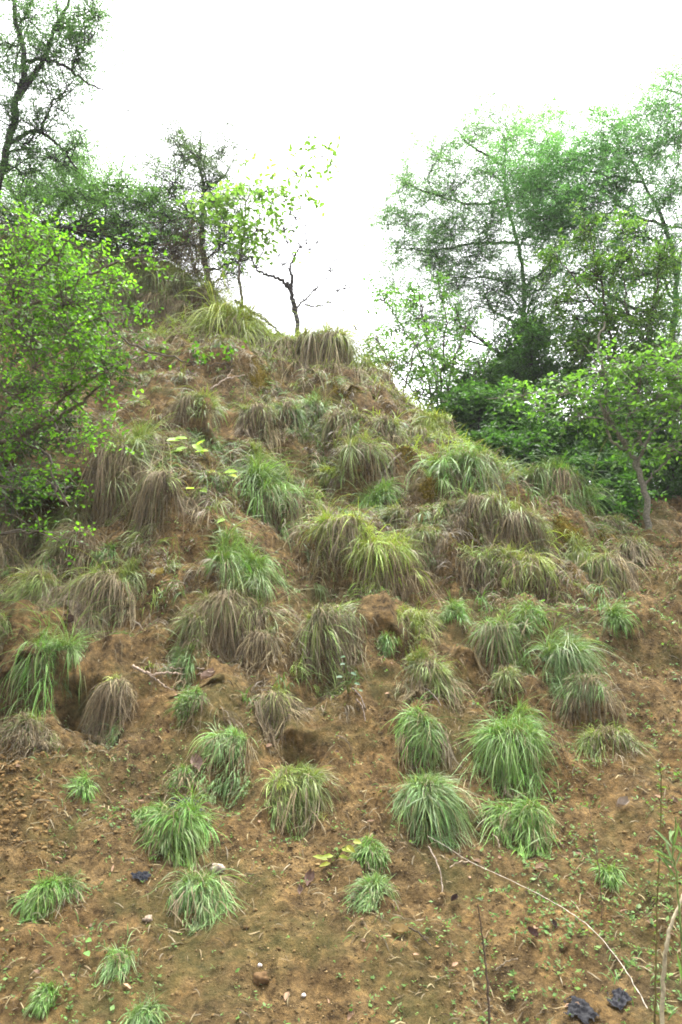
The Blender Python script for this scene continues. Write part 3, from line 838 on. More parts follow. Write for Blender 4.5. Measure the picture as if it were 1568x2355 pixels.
# ---- left side
grow('leafy_shrub', 'bright green small-leaved shrub leaning in from the left edge over the slope', 'shrub', None, 21,
     [([(-260, 1330, 5.9), (-180, 1180, 5.8), (-60, 1050, 5.7), (80, 985, 5.6), (170, 940, 5.5), (240, 880, 5.4)], .035, .008),
      ([(-180, 1180, 5.8), (-120, 950, 5.7), (-20, 760, 5.6), (70, 640, 5.6), (150, 560, 5.6)], .028, .007),
      ([(-20, 760, 5.6), (110, 690, 5.5), (215, 720, 5.4), (300, 790, 5.3), (440, 832, 5.2), (540, 838, 5.2)], .014, .003),
      ([(80, 985, 5.6), (160, 900, 5.4), (240, 860, 5.3), (320, 870, 5.2)], .012, .003),
      ([(110, 690, 5.5), (230, 620, 5.5), (330, 590, 5.5), (395, 545, 5.5)], .011, .003)],
     [(40, 540, 5.6, 130, 80, .5, 30), (30, 660, 5.4, 130, 90, .5, 40), (140, 600, 5.5, 120, 80, .4, 34), (230, 600, 5.5, 100, 60, .3, 11), (150, 700, 5.4, 120, 80, .4, 36),
      (60, 790, 5.4, 120, 90, .5, 40), (170, 790, 5.3, 120, 80, .4, 32), (230, 720, 5.3, 90, 80, .3, 11), (150, 900, 5.4, 130, 70, .4, 34), (20, 900, 5.5, 100, 90, .4, 32),
      (230, 850, 5.2, 100, 60, .3, 16), (320, 600, 5.5, 90, 50, .3, 5), (60, 1000, 5.6, 110, 80, .3, 20), (20, 1120, 5.6, 80, 90, .3, 14), (60, 1220, 5.7, 70, 60, .3, 9), (130, 1130, 5.6, 80, 60, .3, 10), (20, 1000, 5.6, 80, 90, .3, 14),
      (170, 1030, 5.4, 90, 70, .3, 9), (-60, 800, 5.6, 80, 200, .4, 24), (440, 832, 5.2, 35, 12, .05, 2), (520, 838, 5.2, 30, 10, .05, 2), (320, 720, 5.3, 70, 60, .2, 3)],
     ROUND, bark=(.10, .085, .065), crown_name='foliage', trunk_name='stem', base=gbase(-260, 5.9))

grow('acacia_tree', 'tall feathery tree with crooked dark trunk at the top left edge', 'tree', 'fine-leaved trees around the hill', 22,
     [([(-60, 700, 9.5), (-10, 480, 9.5), (18, 330, 9.4), (42, 230, 9.3), (55, 140, 9.3), (35, 40, 9.3), (20, -80, 9.3)], .055, .025),
      ([(42, 230, 9.3), (90, 150, 9.2), (130, 60, 9.2), (180, -40, 9.2)], .04, .015),
      ([(20, 330, 9.4), (80, 300, 9.3), (130, 330, 9.2), (180, 390, 9.2)], .03, .01),
      ([(55, 140, 9.3), (130, 145, 9.2), (200, 190, 9.1), (240, 210, 9.1)], .025, .008)],
     [(60, 40, 9.3, 90, 60, .7, 20), (150, 60, 9.2, 70, 60, .6, 16), (100, 130, 9.2, 90, 50, .6, 17), (180, 140, 9.1, 55, 50, .5, 12),
      (50, 200, 9.3, 80, 50, .6, 13), (140, 220, 9.1, 70, 50, .5, 12), (90, 300, 9.2, 80, 50, .6, 12), (30, 280, 9.3, 60, 60, .6, 10), (130, 370, 9.2, 70, 50, .5, 12),
      (215, 40, 9.1, 40, 50, .4, 7), (0, 100, 9.4, 70, 90, .7, 16), (60, 400, 9.4, 80, 50, .6, 14), (200, 100, 9.0, 40, 50, .3, 6), (285, 110, 9.0, 30, 25, .2, 1), (290, 250, 9.0, 30, 30, .2, 1), (180, 330, 9.2, 50, 60, .4, 6), (200, 30, 9.1, 60, 50, .5, 10), (60, 330, 9.3, 90, 60, .6, 12)],
     dict(ACACIA, mul=1.9, len=.048, wid=.013), bark=(.035, .03, .035), base=gbase(-60, 9.5))

grow('acacia_tree', 'grey-green feathery tree spreading behind the left shrub', 'tree', 'fine-leaved trees around the hill', 23,
     [([(60, 640, 11.5), (90, 540, 11.5), (150, 470, 11.4), (200, 430, 11.3)], .07, .02), ([(90, 540, 11.5), (40, 460, 11.5), (10, 410, 11.5)], .05, .02)],
     [(60, 440, 11.4, 90, 60, .8, 22), (150, 450, 11.3, 90, 60, .8, 22), (230, 470, 11.2, 80, 50, .8, 18), (30, 520, 11.3, 80, 70, .8, 20), (130, 540, 11.2, 100, 60, .8, 22),
      (250, 540, 11.2, 100, 50, .8, 20), (320, 470, 11.2, 70, 50, .7, 15), (170, 390, 11.3, 60, 40, .6, 9), (380, 500, 11.2, 70, 50, .6, 14), (320, 560, 11.0, 80, 40, .6, 12), (270, 430, 11.2, 60, 40, .6, 8)],
     dict(ACACIA_FAR, mul=3.6, bx=1.5, col=(.075, .160, .040), alt=(.130, .235, .075)), bark=(.045, .04, .04), base=gbase(60, 11.5))

grow('acacia_tree', 'thin dark tree with sparse airy crown rising left of the gap of sky', 'tree', 'fine-leaved trees around the hill', 24,
     [([(478, 700, 11.8), (470, 600, 11.8), (462, 520, 11.8), (470, 440, 11.8), (460, 380, 11.8), (462, 300, 11.8)], .055, .012),
      ([(462, 520, 11.8), (420, 470, 11.7), (380, 430, 11.7)], .022, .008), ([(470, 440, 11.8), (520, 400, 11.8), (545, 350, 11.8)], .018, .006),
      ([(470, 600, 11.8), (520, 560, 11.8), (560, 520, 11.8)], .018, .006)],
     [(450, 360, 11.8, 60, 50, .7, 10), (400, 350, 11.7, 50, 50, .6, 6), (510, 350, 11.8, 45, 50, .5, 5), (400, 430, 11.7, 70, 50, .7, 15), (480, 430, 11.8, 70, 45, .7, 13), (440, 500, 11.7, 90, 50, .7, 18),
      (540, 480, 11.8, 50, 50, .6, 8), (500, 560, 11.8, 70, 50, .6, 14), (400, 560, 11.7, 70, 50, .6, 12), (560, 600, 11.8, 50, 50, .5, 6), (520, 630, 11.8, 50, 40, .5, 6), (400, 300, 11.7, 40, 25, .4, 2), (520, 300, 11.7, 20, 15, .3, 1)],
     dict(ACACIA_FAR, col=(.045, .065, .035), alt=(.080, .130, .055), mul=3.2, bx=1.6), bark=(.035, .03, .035), base=gbase(478, 11.8))

grow('dry_brush', 'tangled grey-brown leafless brush on top of the upper left hump', 'brush', None, 27,
     [([(400, 720, 11.2), (410, 640, 11.2), (420, 560, 11.2)], .02, .005), ([(400, 720, 11.2), (350, 640, 11.2), (320, 580, 11.2)], .02, .005), ([(400, 720, 11.2), (470, 660, 11.1), (490, 610, 11.1)], .02, .005)],
     [(400, 590, 11.1, 70, 50, .5, 30), (450, 630, 11.0, 60, 50, .5, 28), (340, 600, 11.1, 70, 50, .5, 28), (430, 545, 11.2, 50, 45, .4, 24), (360, 550, 11.2, 60, 40, .4, 18), (480, 680, 10.9, 50, 40, .4, 18), (370, 660, 10.9, 70, 50, .4, 24), (280, 620, 11.1, 60, 50, .4, 16)],
     dict(mul=2.4, bx=1.3, bz=1.5, tw=1.5, len=.06, wid=.007, per=5, sub=4, spray=.18, col=(.120, .092, .066), alt=(.180, .140, .095), zs=1.0, sag=.2, fwd=1.2, flat=.3, simple=True), bark=(.11, .09, .075), crown_name='twig_tangle', trunk_name='stem', base=gbase(400, 11.2))

grow('sapling', 'slim sapling with big pale yellow-green leaves on the hill crest', 'sapling', None, 25,
     [([(549, 730, 10.4), (550, 640, 10.4), (556, 560, 10.4), (566, 480, 10.4), (575, 420, 10.4)], .022, .007),
      ([(566, 480, 10.4), (610, 440, 10.3), (660, 420, 10.3), (700, 380, 10.3), (760, 355, 10.3)], .009, .003),
      ([(556, 560, 10.4), (510, 500, 10.3), (480, 450, 10.3)], .009, .003), ([(556, 560, 10.4), (600, 530, 10.3), (640, 540, 10.3)], .008, .003)],
     [(490, 460, 10.3, 45, 35, .3, 8), (560, 460, 10.4, 60, 40, .4, 12), (620, 445, 10.3, 45, 35, .3, 8), (520, 520, 10.4, 50, 40, .3, 8), (590, 530, 10.3, 60, 40, .3, 10), (560, 590, 10.4, 50, 30, .3, 6),
      (680, 400, 10.3, 40, 20, .2, 3), (740, 358, 10.3, 40, 15, .2, 3), (690, 470, 10.3, 30, 20, .2, 2)],
     dict(BROAD, len=.095, wid=.055, per=4, sub=3, mul=1.5, bx=1.6, bz=1.8, spray=.2, col=(.120, .230, .040), alt=(.180, .265, .075), altf=.4), bark=(.11, .10, .085), base=gbase(549, 10.4))

grow('dull_shrub', 'dull olive shrub filling in behind the bright green one at the left', 'shrub', None, 26,
     [([(-140, 1200, 7.4), (-60, 1000, 7.4), (20, 850, 7.4), (90, 720, 7.4)], .03, .008), ([(-60, 1000, 7.4), (80, 900, 7.3), (200, 850, 7.2), (280, 830, 7.1)], .02, .006), ([(20, 850, 7.4), (120, 740, 7.4), (220, 660, 7.4)], .02, .006)],
     [(30, 600, 7.4, 130, 90, .6, 30), (140, 640, 7.4, 120, 90, .6, 30), (60, 760, 7.3, 130, 90, .6, 34), (180, 780, 7.2, 120, 80, .5, 30), (250, 840, 7.1, 90, 60, .4, 18), (60, 900, 7.3, 120, 90, .5, 26), (30, 1020, 7.3, 90, 80, .4, 26), (130, 1000, 7.0, 90, 70, .4, 20), (40, 1130, 6.9, 90, 80, .4, 22), (130, 1120, 6.8, 80, 60, .4, 12), (230, 680, 7.3, 90, 70, .5, 16)],
     dict(BROAD, len=.045, wid=.022, per=5, sub=4, col=(.035, .060, .018), alt=(.070, .110, .026), bvar=.2), bark=(.08, .07, .06), crown_name='foliage', trunk_name='stem', base=gbase(-140, 7.4))

# ---- right side
grow('acacia_tree', 'wide feathery tree with tiered dark limbs right of the gap of sky', 'tree', 'fine-leaved trees around the hill', 31,
     [([(1190, 1080, 14.5), (1192, 900, 14.5), (1200, 760, 14.5), (1205, 660, 14.5), (1190, 560, 14.5), (1165, 460, 14.5), (1160, 380, 14.4), (1170, 300, 14.4)], .065, .012),
      ([(1190, 560, 14.5), (1100, 560, 14.2), (1000, 575, 14.0), (900, 570, 13.9)], .035, .008),
      ([(1165, 460, 14.5), (1080, 470, 14.2), (980, 440, 14.0), (900, 410, 13.9)], .03, .008),
      ([(1205, 660, 14.5), (1120, 640, 14.2), (1020, 640, 14.0), (960, 650, 14.0)], .022, .006),
      ([(1205, 660, 14.5), (1280, 600, 14.2), (1380, 560, 14.0), (1470, 540, 13.9)], .03, .008),
      ([(1160, 380, 14.4), (1090, 340, 14.3), (1050, 300, 14.2)], .03, .01)],
     [(930, 420, 13.9, 80, 40, .8, 16), (1010, 360, 14.0, 80, 45, .8, 16), (1090, 310, 14.2, 80, 45, .8, 15), (1040, 440, 14.0, 90, 45, .8, 22), (1130, 400, 14.2, 90, 50, .8, 22),
      (930, 510, 13.9, 80, 40, .8, 16), (1030, 530, 14.0, 90, 40, .8, 24), (1130, 500, 14.1, 90, 45, .8, 24), (910, 580, 13.9, 70, 35, .8, 10), (1000, 590, 13.9, 80, 35, .7, 18), (1100, 580, 14.0, 90, 40, .7, 22),
      (1180, 320, 14.3, 70, 50, .8, 15), (1130, 250, 14.2, 90, 35, .8, 8), (1230, 420, 14.0, 90, 60, .8, 24), (1240, 530, 13.9, 90, 50, .8, 24), (1050, 660, 13.9, 90, 40, .7, 18), (1160, 660, 13.9, 80, 40, .7, 18),
      (1260, 640, 13.8, 80, 50, .8, 20), (890, 480, 13.9, 50, 40, .6, 6), (1250, 270, 14.2, 70, 40, .7, 6), (960, 730, 13.4, 80, 45, .7, 16), (1120, 690, 13.6, 90, 50, .7, 14), (1220, 700, 13.5, 90, 50, .7, 16), (1010, 620, 13.8, 80, 40, .7, 10), (890, 640, 13.6, 60, 40, .6, 7), (1000, 820, 13.4, 80, 45, .7, 10), (1070, 750, 13.4, 90, 45, .7, 12), (1180, 770, 13.3, 90, 50, .7, 14), (1280, 760, 13.3, 90, 60, .7, 14), (1140, 850, 13.2, 90, 50, .7, 12), (1260, 860, 13.2, 90, 50, .7, 14)],
     dict(ACACIA_FAR, tw=1.05, mul=3.0, bx=1.7, bz=2.1, len=.060, wid=.016, col=(.090, .180, .075), alt=(.155, .270, .135), bvar=.10), bark=(.055, .05, .05), base=gbase(1190, 14.5))

grow('acacia_tree', 'tall dense green tree filling the right edge of the sky', 'tree', 'fine-leaved trees around the hill', 32,
     [([(1540, 1060, 12.8), (1545, 800, 12.8), (1555, 640, 12.8), (1530, 520, 12.8), (1480, 420, 12.7), (1440, 340, 12.6)], .06, .012),
      ([(1555, 640, 12.8), (1590, 480, 12.8), (1600, 320, 12.8), (1610, 150, 12.8)], .05, .015), ([(1480, 420, 12.7), (1380, 400, 12.5), (1290, 380, 12.4), (1230, 390, 12.4)], .025, .008),
      ([(1530, 520, 12.8), (1420, 490, 12.5), (1330, 500, 12.4), (1240, 540, 12.3)], .025, .008)],
     [(1300, 370, 12.4, 90, 40, .7, 24), (1240, 430, 12.3, 80, 40, .7, 24), (1390, 360, 12.5, 90, 50, .8, 22), (1330, 450, 12.3, 100, 50, .8, 32), (1250, 510, 12.2, 90, 40, .7, 24), (1420, 450, 12.4, 90, 50, .8, 26),
      (1350, 540, 12.2, 100, 50, .8, 28), (1460, 540, 12.4, 90, 60, .8, 26), (1540, 450, 12.6, 80, 70, .8, 26), (1500, 350, 12.6, 80, 50, .8, 20), (1550, 270, 12.7, 70, 60, .8, 16), (1560, 180, 12.7, 60, 50, .7, 7), (1450, 290, 12.6, 80, 30, .7, 8),
      (1540, 600, 12.5, 80, 70, .8, 24), (1440, 640, 12.3, 100, 60, .8, 26), (1560, 720, 12.6, 70, 60, .7, 18), (1350, 270, 12.5, 90, 20, .6, 6), (1230, 330, 12.6, 90, 50, .7, 10), (1180, 400, 12.8, 80, 60, .7, 10), (1290, 300, 12.6, 80, 40, .7, 6), (1510, 200, 12.7, 70, 50, .7, 9), (1560, 330, 12.6, 60, 60, .7, 10), (1480, 260, 12.7, 70, 50, .7, 8), (1340, 640, 12.2, 90, 50, .7, 16), (1360, 740, 12.0, 100, 60, .7, 18), (1470, 760, 12.2, 100, 60, .7, 18), (1560, 820, 12.4, 70, 60, .7, 12), (1420, 360, 12.6, 120, 60, .8, 14)],
     dict(ACACIA_FAR, tw=1.0, mul=2.9, bx=1.55, bz=1.8, len=.060, wid=.016, col=(.080, .190, .068), alt=(.140, .280, .115), bvar=.12), bark=(.055, .05, .05), base=gbase(1540, 12.8))

grow('tall_shrub', 'loose shrub of many upright stems with glossy leaves behind the ridge edge', 'shrub', 'broad-leaved shrubs right of the hill', 33,
     [([(1010, 1000, 10.8), (985, 880, 10.8), (930, 760, 10.7), (880, 680, 10.6)], .02, .006), ([(1010, 1000, 10.8), (1000, 860, 10.8), (975, 740, 10.8), (960, 650, 10.8)], .02, .006),
      ([(1015, 1000, 10.8), (1015, 850, 10.8), (1025, 740, 10.9), (1010, 660, 10.9)], .02, .006), ([(1020, 1000, 10.8), (1035, 860, 10.8), (1070, 750, 10.9), (1090, 680, 10.9)], .02, .006),
      ([(1000, 1000, 10.8), (950, 900, 10.7), (880, 830, 10.6), (840, 800, 10.5)], .014, .005), ([(1025, 1000, 10.8), (1060, 900, 10.8), (1130, 820, 10.9)], .014, .005)],
     [(880, 690, 10.6, 45, 40, .4, 9), (945, 690, 10.7, 45, 45, .4, 9), (1010, 680, 10.9, 50, 40, .4, 9), (900, 760, 10.6, 50, 40, .4, 9), (980, 770, 10.8, 60, 45, .4, 13), (1060, 750, 10.9, 55, 50, .4, 12),
      (930, 840, 10.7, 60, 40, .4, 12), (1020, 850, 10.8, 70, 45, .5, 18), (1100, 840, 10.9, 60, 50, .5, 15), (860, 800, 10.5, 35, 30, .3, 5), (970, 910, 10.7, 60, 40, .4, 14), (1060, 920, 10.8, 70, 40, .5, 18)],
     dict(BROAD, mul=1.15, tw=1.5, bx=1.35, bz=1.4, len=.068, wid=.034, spray=.16, per=4, col=(.065, .155, .034), alt=(.130, .240, .055)), bark=(.07, .06, .05), base=gbase(1010, 10.8))

grow('young_shrub', 'light green airy young shrub poking over the falling ridge right of the crest', 'shrub', 'broad-leaved shrubs right of the hill', 36,
     [([(920, 940, 10.0), (900, 860, 10.0), (870, 780, 10.0), (855, 740, 10.0)], .013, .004), ([(920, 940, 10.0), (940, 850, 10.0), (960, 760, 10.1), (970, 700, 10.1)], .013, .004), ([(920, 940, 10.0), (980, 880, 10.1), (1040, 820, 10.2)], .012, .004)],
     [(865, 780, 10.0, 40, 40, .3, 9), (900, 840, 10.0, 50, 40, .3, 12), (960, 790, 10.1, 50, 50, .3, 12), (970, 870, 10.0, 60, 40, .3, 14), (1030, 840, 10.2, 50, 40, .3, 10), (850, 830, 10.0, 30, 25, .2, 5)],
     dict(BROAD, mul=1.3, bx=1.3, bz=1.3, len=.060, wid=.028, spray=.16, per=4, col=(.080, .170, .034), alt=(.150, .260, .055)), bark=(.09, .08, .065), base=gbase(920, 10.0))

grow('yellowing_shrub', 'tall airy shrub with small yellow-green leaves in front of the right trees', 'shrub', 'broad-leaved shrubs right of the hill', 34,
     [([(1440, 1080, 10.4), (1420, 900, 10.4), (1400, 740, 10.4), (1370, 600, 10.4), (1350, 500, 10.4)], .03, .006), ([(1440, 1080, 10.4), (1470, 880, 10.4), (1500, 720, 10.4), (1520, 580, 10.4)], .03, .006),
      ([(1400, 740, 10.4), (1320, 640, 10.3), (1260, 560, 10.3)], .014, .004), ([(1470, 880, 10.4), (1440, 700, 10.3), (1430, 580, 10.3)], .014, .004)],
     [(1345, 530, 10.3, 40, 50, .4, 10), (1270, 590, 10.3, 50, 50, .4, 10), (1370, 640, 10.3, 60, 60, .5, 16), (1440, 600, 10.3, 60, 60, .5, 16), (1520, 600, 10.4, 60, 70, .5, 18), (1300, 700, 10.3, 60, 60, .5, 14),
      (1400, 740, 10.3, 80, 60, .5, 22), (1500, 720, 10.4, 80, 70, .5, 24), (1350, 800, 10.3, 80, 50, .5, 20), (1450, 820, 10.3, 80, 60, .5, 22), (1550, 820, 10.4, 60, 60, .5, 16), (1430, 520, 10.3, 30, 40, .3, 5)],
     dict(BROAD, len=.055, wid=.030, per=5, bx=1.2, bz=1.2, mul=2.2, tw=1.4, col=(.060, .130, .028), alt=(.150, .240, .045), altf=.3, bvar=.12), bark=(.06, .05, .04), base=gbase(1440, 10.4))

grow('forked_tree', 'small pale-barked forked tree with broad bright leaves at the right edge', 'tree', None, 35,
     [([(1500, 1225, 8.2), (1478, 1120, 8.2), (1450, 1045, 8.2), (1415, 985, 8.1), (1390, 940, 8.1), (1388, 870, 8.1), (1375, 800, 8.1), (1390, 740, 8.1)], .035, .010),
      ([(1450, 1045, 8.2), (1405, 1010, 8.1), (1380, 930, 8.0), (1330, 910, 8.0), (1250, 905, 7.9), (1120, 918, 7.9)], .016, .003),
      ([(1462, 1080, 8.2), (1490, 1010, 8.1), (1540, 940, 8.1), (1600, 880, 8.0)], .020, .008), ([(1440, 1030, 8.2), (1445, 960, 8.1), (1460, 890, 8.0), (1480, 820, 8.0)], .014, .005),
      ([(1478, 1120, 8.2), (1530, 1060, 8.1), (1590, 1000, 8.1)], .014, .006)],
     [(1300, 900, 7.9, 60, 25, .3, 7), (1200, 912, 7.9, 60, 15, .2, 5), (1380, 860, 8.0, 60, 40, .4, 10), (1450, 850, 8.0, 70, 45, .4, 14), (1530, 840, 8.0, 70, 50, .4, 16), (1500, 920, 7.9, 70, 40, .4, 14), (1560, 940, 8.0, 50, 50, .4, 12),
      (1400, 950, 8.0, 60, 35, .4, 9), (1330, 960, 8.0, 60, 30, .3, 7), (1470, 1000, 8.0, 60, 35, .4, 8), (1550, 1030, 8.0, 50, 40, .3, 8), (1560, 870, 7.8, 50, 30, .3, 8), (1250, 950, 7.9, 40, 20, .3, 3)],
     dict(BROAD, len=.058, wid=.038, spray=.22, tw=1.6, mul=1.4, bx=1.4, bz=1.6, per=4, col=(.070, .150, .025), alt=(.130, .240, .040), altf=.35), bark=(.16, .15, .12), base=gbase(1500, 8.2))

# dense understorey bushes in front of the trunks and behind them
BUSH = [
    (1100, 960, 10.2, 110, 70, 'dark leafy bush closing the gully right behind the light ridge-edge tuft', 61),
    (1230, 960, 10.0, 120, 90, 'dark leafy bush behind the two big ridge tufts', 62),
    (1370, 1010, 10.2, 120, 100, 'shaded bush behind the forked pale-barked tree', 63),
    (1510, 1040, 10.6, 120, 110, 'shaded thicket bush at the right edge behind the forked tree', 64),
    (1130, 860, 12.4, 110, 90, 'mid-green bush under the wide feathery tree', 65),
    (1270, 830, 12.0, 120, 100, 'mid-green bush right of the wide tree trunk', 66),
    (1420, 900, 12.2, 120, 110, 'tall dark bush filling the wood behind the yellow-green shrub', 67),
    (1560, 880, 12.4, 110, 120, 'tall dark bush at the right edge under the dense green tree', 68),
    (1340, 1090, 9.6, 110, 50, 'low dim undergrowth bush at the right end of the ridge', 69),
    (1030, 960, 12.5, 100, 70, 'low bush in the distance behind the upright stemmed shrub', 70),
    (1150, 1040, 9.4, 100, 50, 'low dark bush tucked between the ridge tufts and the gully', 72),
    (1250, 1020, 13.5, 140, 80, 'deep shaded bush far inside the wood behind the big ridge tufts', 73),
    (1420, 1060, 13.5, 140, 90, 'deep shaded bush far inside the wood behind the forked tree', 74),
    (1560, 1040, 13.8, 120, 110, 'deep shaded bush far inside the wood at the right edge', 75),
    (1120, 940, 14.0, 120, 80, 'deep shaded bush far inside the wood left of the wide tree trunk', 76),
    (1395, 1150, 9.2, 80, 45, 'small dim bush low in the gap left of the forked trunk', 77),
    (1300, 1110, 11.5, 130, 60, 'dim bush filling the gully behind the big green ridge tuft', 78),
    (1480, 1120, 11.0, 140, 60, 'low shaded undergrowth on the wood floor behind the forked trunk', 71),
]
for (vx, vy, Y, rx, ry, label, seed) in BUSH:
    g0 = gbase(vx, Y)
    by = VH / 2 - FOC * math.tan(math.atan2(g0[2] - CAM[2], Y) - PITCH)
    st = [([(vx + dx * .3, by, Y), (vx + dx, (by + vy) / 2, Y), (vx + dx * 1.6, vy - ry * .5, Y)], .02, .005) for dx in (-40, 0, 35)]
    rng_ = np.random.default_rng(seed)
    bl = []
    for q in range(9):
        a = rng_.uniform(0, 6.28); f = math.sqrt(rng_.random())
        bl.append((vx + rx * .8 * f * math.cos(a), vy + ry * .8 * f * math.sin(a), Y + rng_.uniform(-.35, .35), rx * .55, ry * .55, .45, 24))
    dark = (.034, .085, .018) if vy > 900 else (.050, .115, .030)  # low bushes darker: deep shade of the wood put into the leaf colour
    grow('undergrowth_bush', label, 'bush', 'bushes of the wood right of the hill', seed, st, bl,
         dict(BROAD, len=.060, wid=.034, per=5, sub=4, col=dark, alt=(.085, .175, .036), altf=.35, bvar=.2), bark=(.05, .045, .04), crown_name='foliage', trunk_name='stem', base=g0)

# ------------------------------------------------------------------ bare tree and dead wood on the crest
def wood_thing(name, label, cat, lines, color, seed, rough=.008, origin=None, mat=None):
    """lines: (points (vx,vy,Y) or xyz arrays, r0, r1); one mesh"""
    rng = np.random.default_rng(seed)
    A = Acc()
    first = None
    for pts, r0, r1 in lines:
        w3 = np.array([P(*p) if not isinstance(p, np.ndarray) else p for p in pts])
        if first is None: first = w3[0].copy()
        q = spline(w3, 7 * len(w3))
        q[1:] += rng.normal(0, rough, (len(q) - 1, 3))
        tube(A, q, np.linspace(r0, r1, len(q)) * rng.uniform(.85, 1.15, len(q)), np.array(color) * rng.uniform(.85, 1.15), 6)
    o = A.build(name, mat or M_BARK, origin=first)
    return tag(o, label, cat)


BY = 10.6
bb = gbase(684, BY)
BL = [([bb, (682, 735, BY), (676, 700, BY), (668, 665, BY), (660, 650, BY)], .034, .024),
      ([(668, 668, BY), (640, 640, BY), (612, 632, BY), (590, 618, BY), (580, 595, BY)], .022, .008),
      ([(668, 665, BY), (672, 640, BY), (666, 620, BY), (676, 590, BY), (690, 570, BY), (705, 560, BY)], .022, .006),
      ([(678, 715, BY), (700, 690, BY), (722, 668, BY), (742, 650, BY), (752, 640, BY)], .014, .004),
      ([(700, 700, BY), (735, 705, BY), (760, 695, BY), (790, 715, BY), (820, 760, BY - .2)], .012, .003),
      ([(590, 618, BY), (600, 585, BY), (615, 565, BY), (612, 540, BY)], .009, .003),
      ([(676, 590, BY), (660, 560, BY), (655, 530, BY)], .008, .003), ([(666, 620, BY), (650, 610, BY), (640, 590, BY)], .008, .003),
      ([(690, 570, BY), (712, 575, BY), (730, 560, BY)], .006, .002), ([(760, 695, BY), (775, 670, BY), (790, 665, BY)], .006, .002)]
BL += [([(705, 560, BY), (702, 520, BY), (690, 480, BY)], .006, .002), ([(655, 530, BY), (664, 495, BY), (652, 465, BY)], .004, .0015), ([(612, 540, BY), (598, 505, BY), (604, 480, BY)], .004, .0015),
       ([(690, 570, BY), (676, 535, BY), (680, 505, BY)], .006, .002), ([(742, 650, BY), (760, 625, BY), (766, 600, BY)], .004, .0015), ([(580, 595, BY), (566, 575, BY), (570, 550, BY)], .005, .002)]
rb = np.random.default_rng(5)
for k in range(150):
    b0 = BL[1 + k % 15][0]
    p = b0[rb.integers(1, len(b0))]
    a = rb.uniform(-2.9, -.2); l = rb.uniform(12, 46)
    m_ = (p[0] + l * .5 * math.cos(a) + rb.normal(0, 3), p[1] + l * .5 * math.sin(a) + rb.normal(0, 3), p[2] + rb.normal(0, .06))
    BL.append(([p, m_, (p[0] + l * math.cos(a), p[1] + l * math.sin(a), p[2] + rb.normal(0, .12))], .0045, .0018))
bt = root('bare_tree', bb, 'bare dark crooked little tree on the crest against the white sky', 'tree')


def acc_lines(lines, color, seed, rough=.008):
    rng = np.random.default_rng(seed); A = Acc()
    for pts, r0, r1 in lines:
        w3 = np.array([P(*p) if not isinstance(p, np.ndarray) else p for p in pts])
        q = spline(w3, 7 * len(w3)); q[1:] += rng.normal(0, rough, (len(q) - 1, 3))
        tube(A, q, np.linspace(r0, r1, len(q)) * 1.15 * rng.uniform(.85, 1.15, len(q)), np.array(color) * rng.uniform(.85, 1.15), 6)
    return A


acc_lines(BL[:1], (.045, .04, .04), 3).build('trunk', M_BARK, bt)
acc_lines(BL[1:], (.05, .045, .045), 4).build('branch', M_BARK, bt)


def lay(vx, vy, up=0.02):
    p = hit(vx, vy); p[2] += up
    return p


wood_thing('dead_branch', 'dark dead branch lying along the crest left of the bare tree', 'branch',
           [([(540, 690, 10.3), (575, 715, 10.2), (615, 742, 10.1), (655, 775, 10.0)], .022, .012), ([(575, 715, 10.2), (600, 722, 10.1), (640, 728, 10.1)], .010, .004)], (.05, .042, .04), 6)
wood_thing('leaning_stick', 'straight grey stick leaning on the slope beside the rounded tuft', 'stick',
           [([lay(868, 1125), lay(895, 1085, .06), P(922, 1042, hit(922, 1042)[1] - .06)], .011, .008)], (.30, .26, .21), 7, .003)
wood_thing('forked_twig', 'dead forked twig caught in the skirt of the large crest tuft', 'twig',
           [([P(485, 895, hit(485, 895)[1] - .1), P(520, 872, hit(520, 872)[1] - .14), P(560, 862, hit(560, 862)[1] - .14)], .011, .005), ([P(520, 872, hit(520, 872)[1] - .14), P(535, 850, hit(535, 850)[1] - .12)], .006, .003)], (.30, .24, .19), 8, .005)
wood_thing('fallen_branch', 'long weathered fallen twig lying across the slope under the blue-green tuft', 'branch',
           [([lay(305, 1548, .05), lay(340, 1568, .05), lay(390, 1572, .06), lay(450, 1576, .06), lay(490, 1568, .06)], .011, .004), ([lay(340, 1568, .05), lay(375, 1590, .04), lay(400, 1600, .03)], .006, .003),
            ([lay(390, 1560, .06), lay(430, 1562, .06), lay(470, 1560, .05)], .005, .003)], (.26, .20, .15), 9, .004)
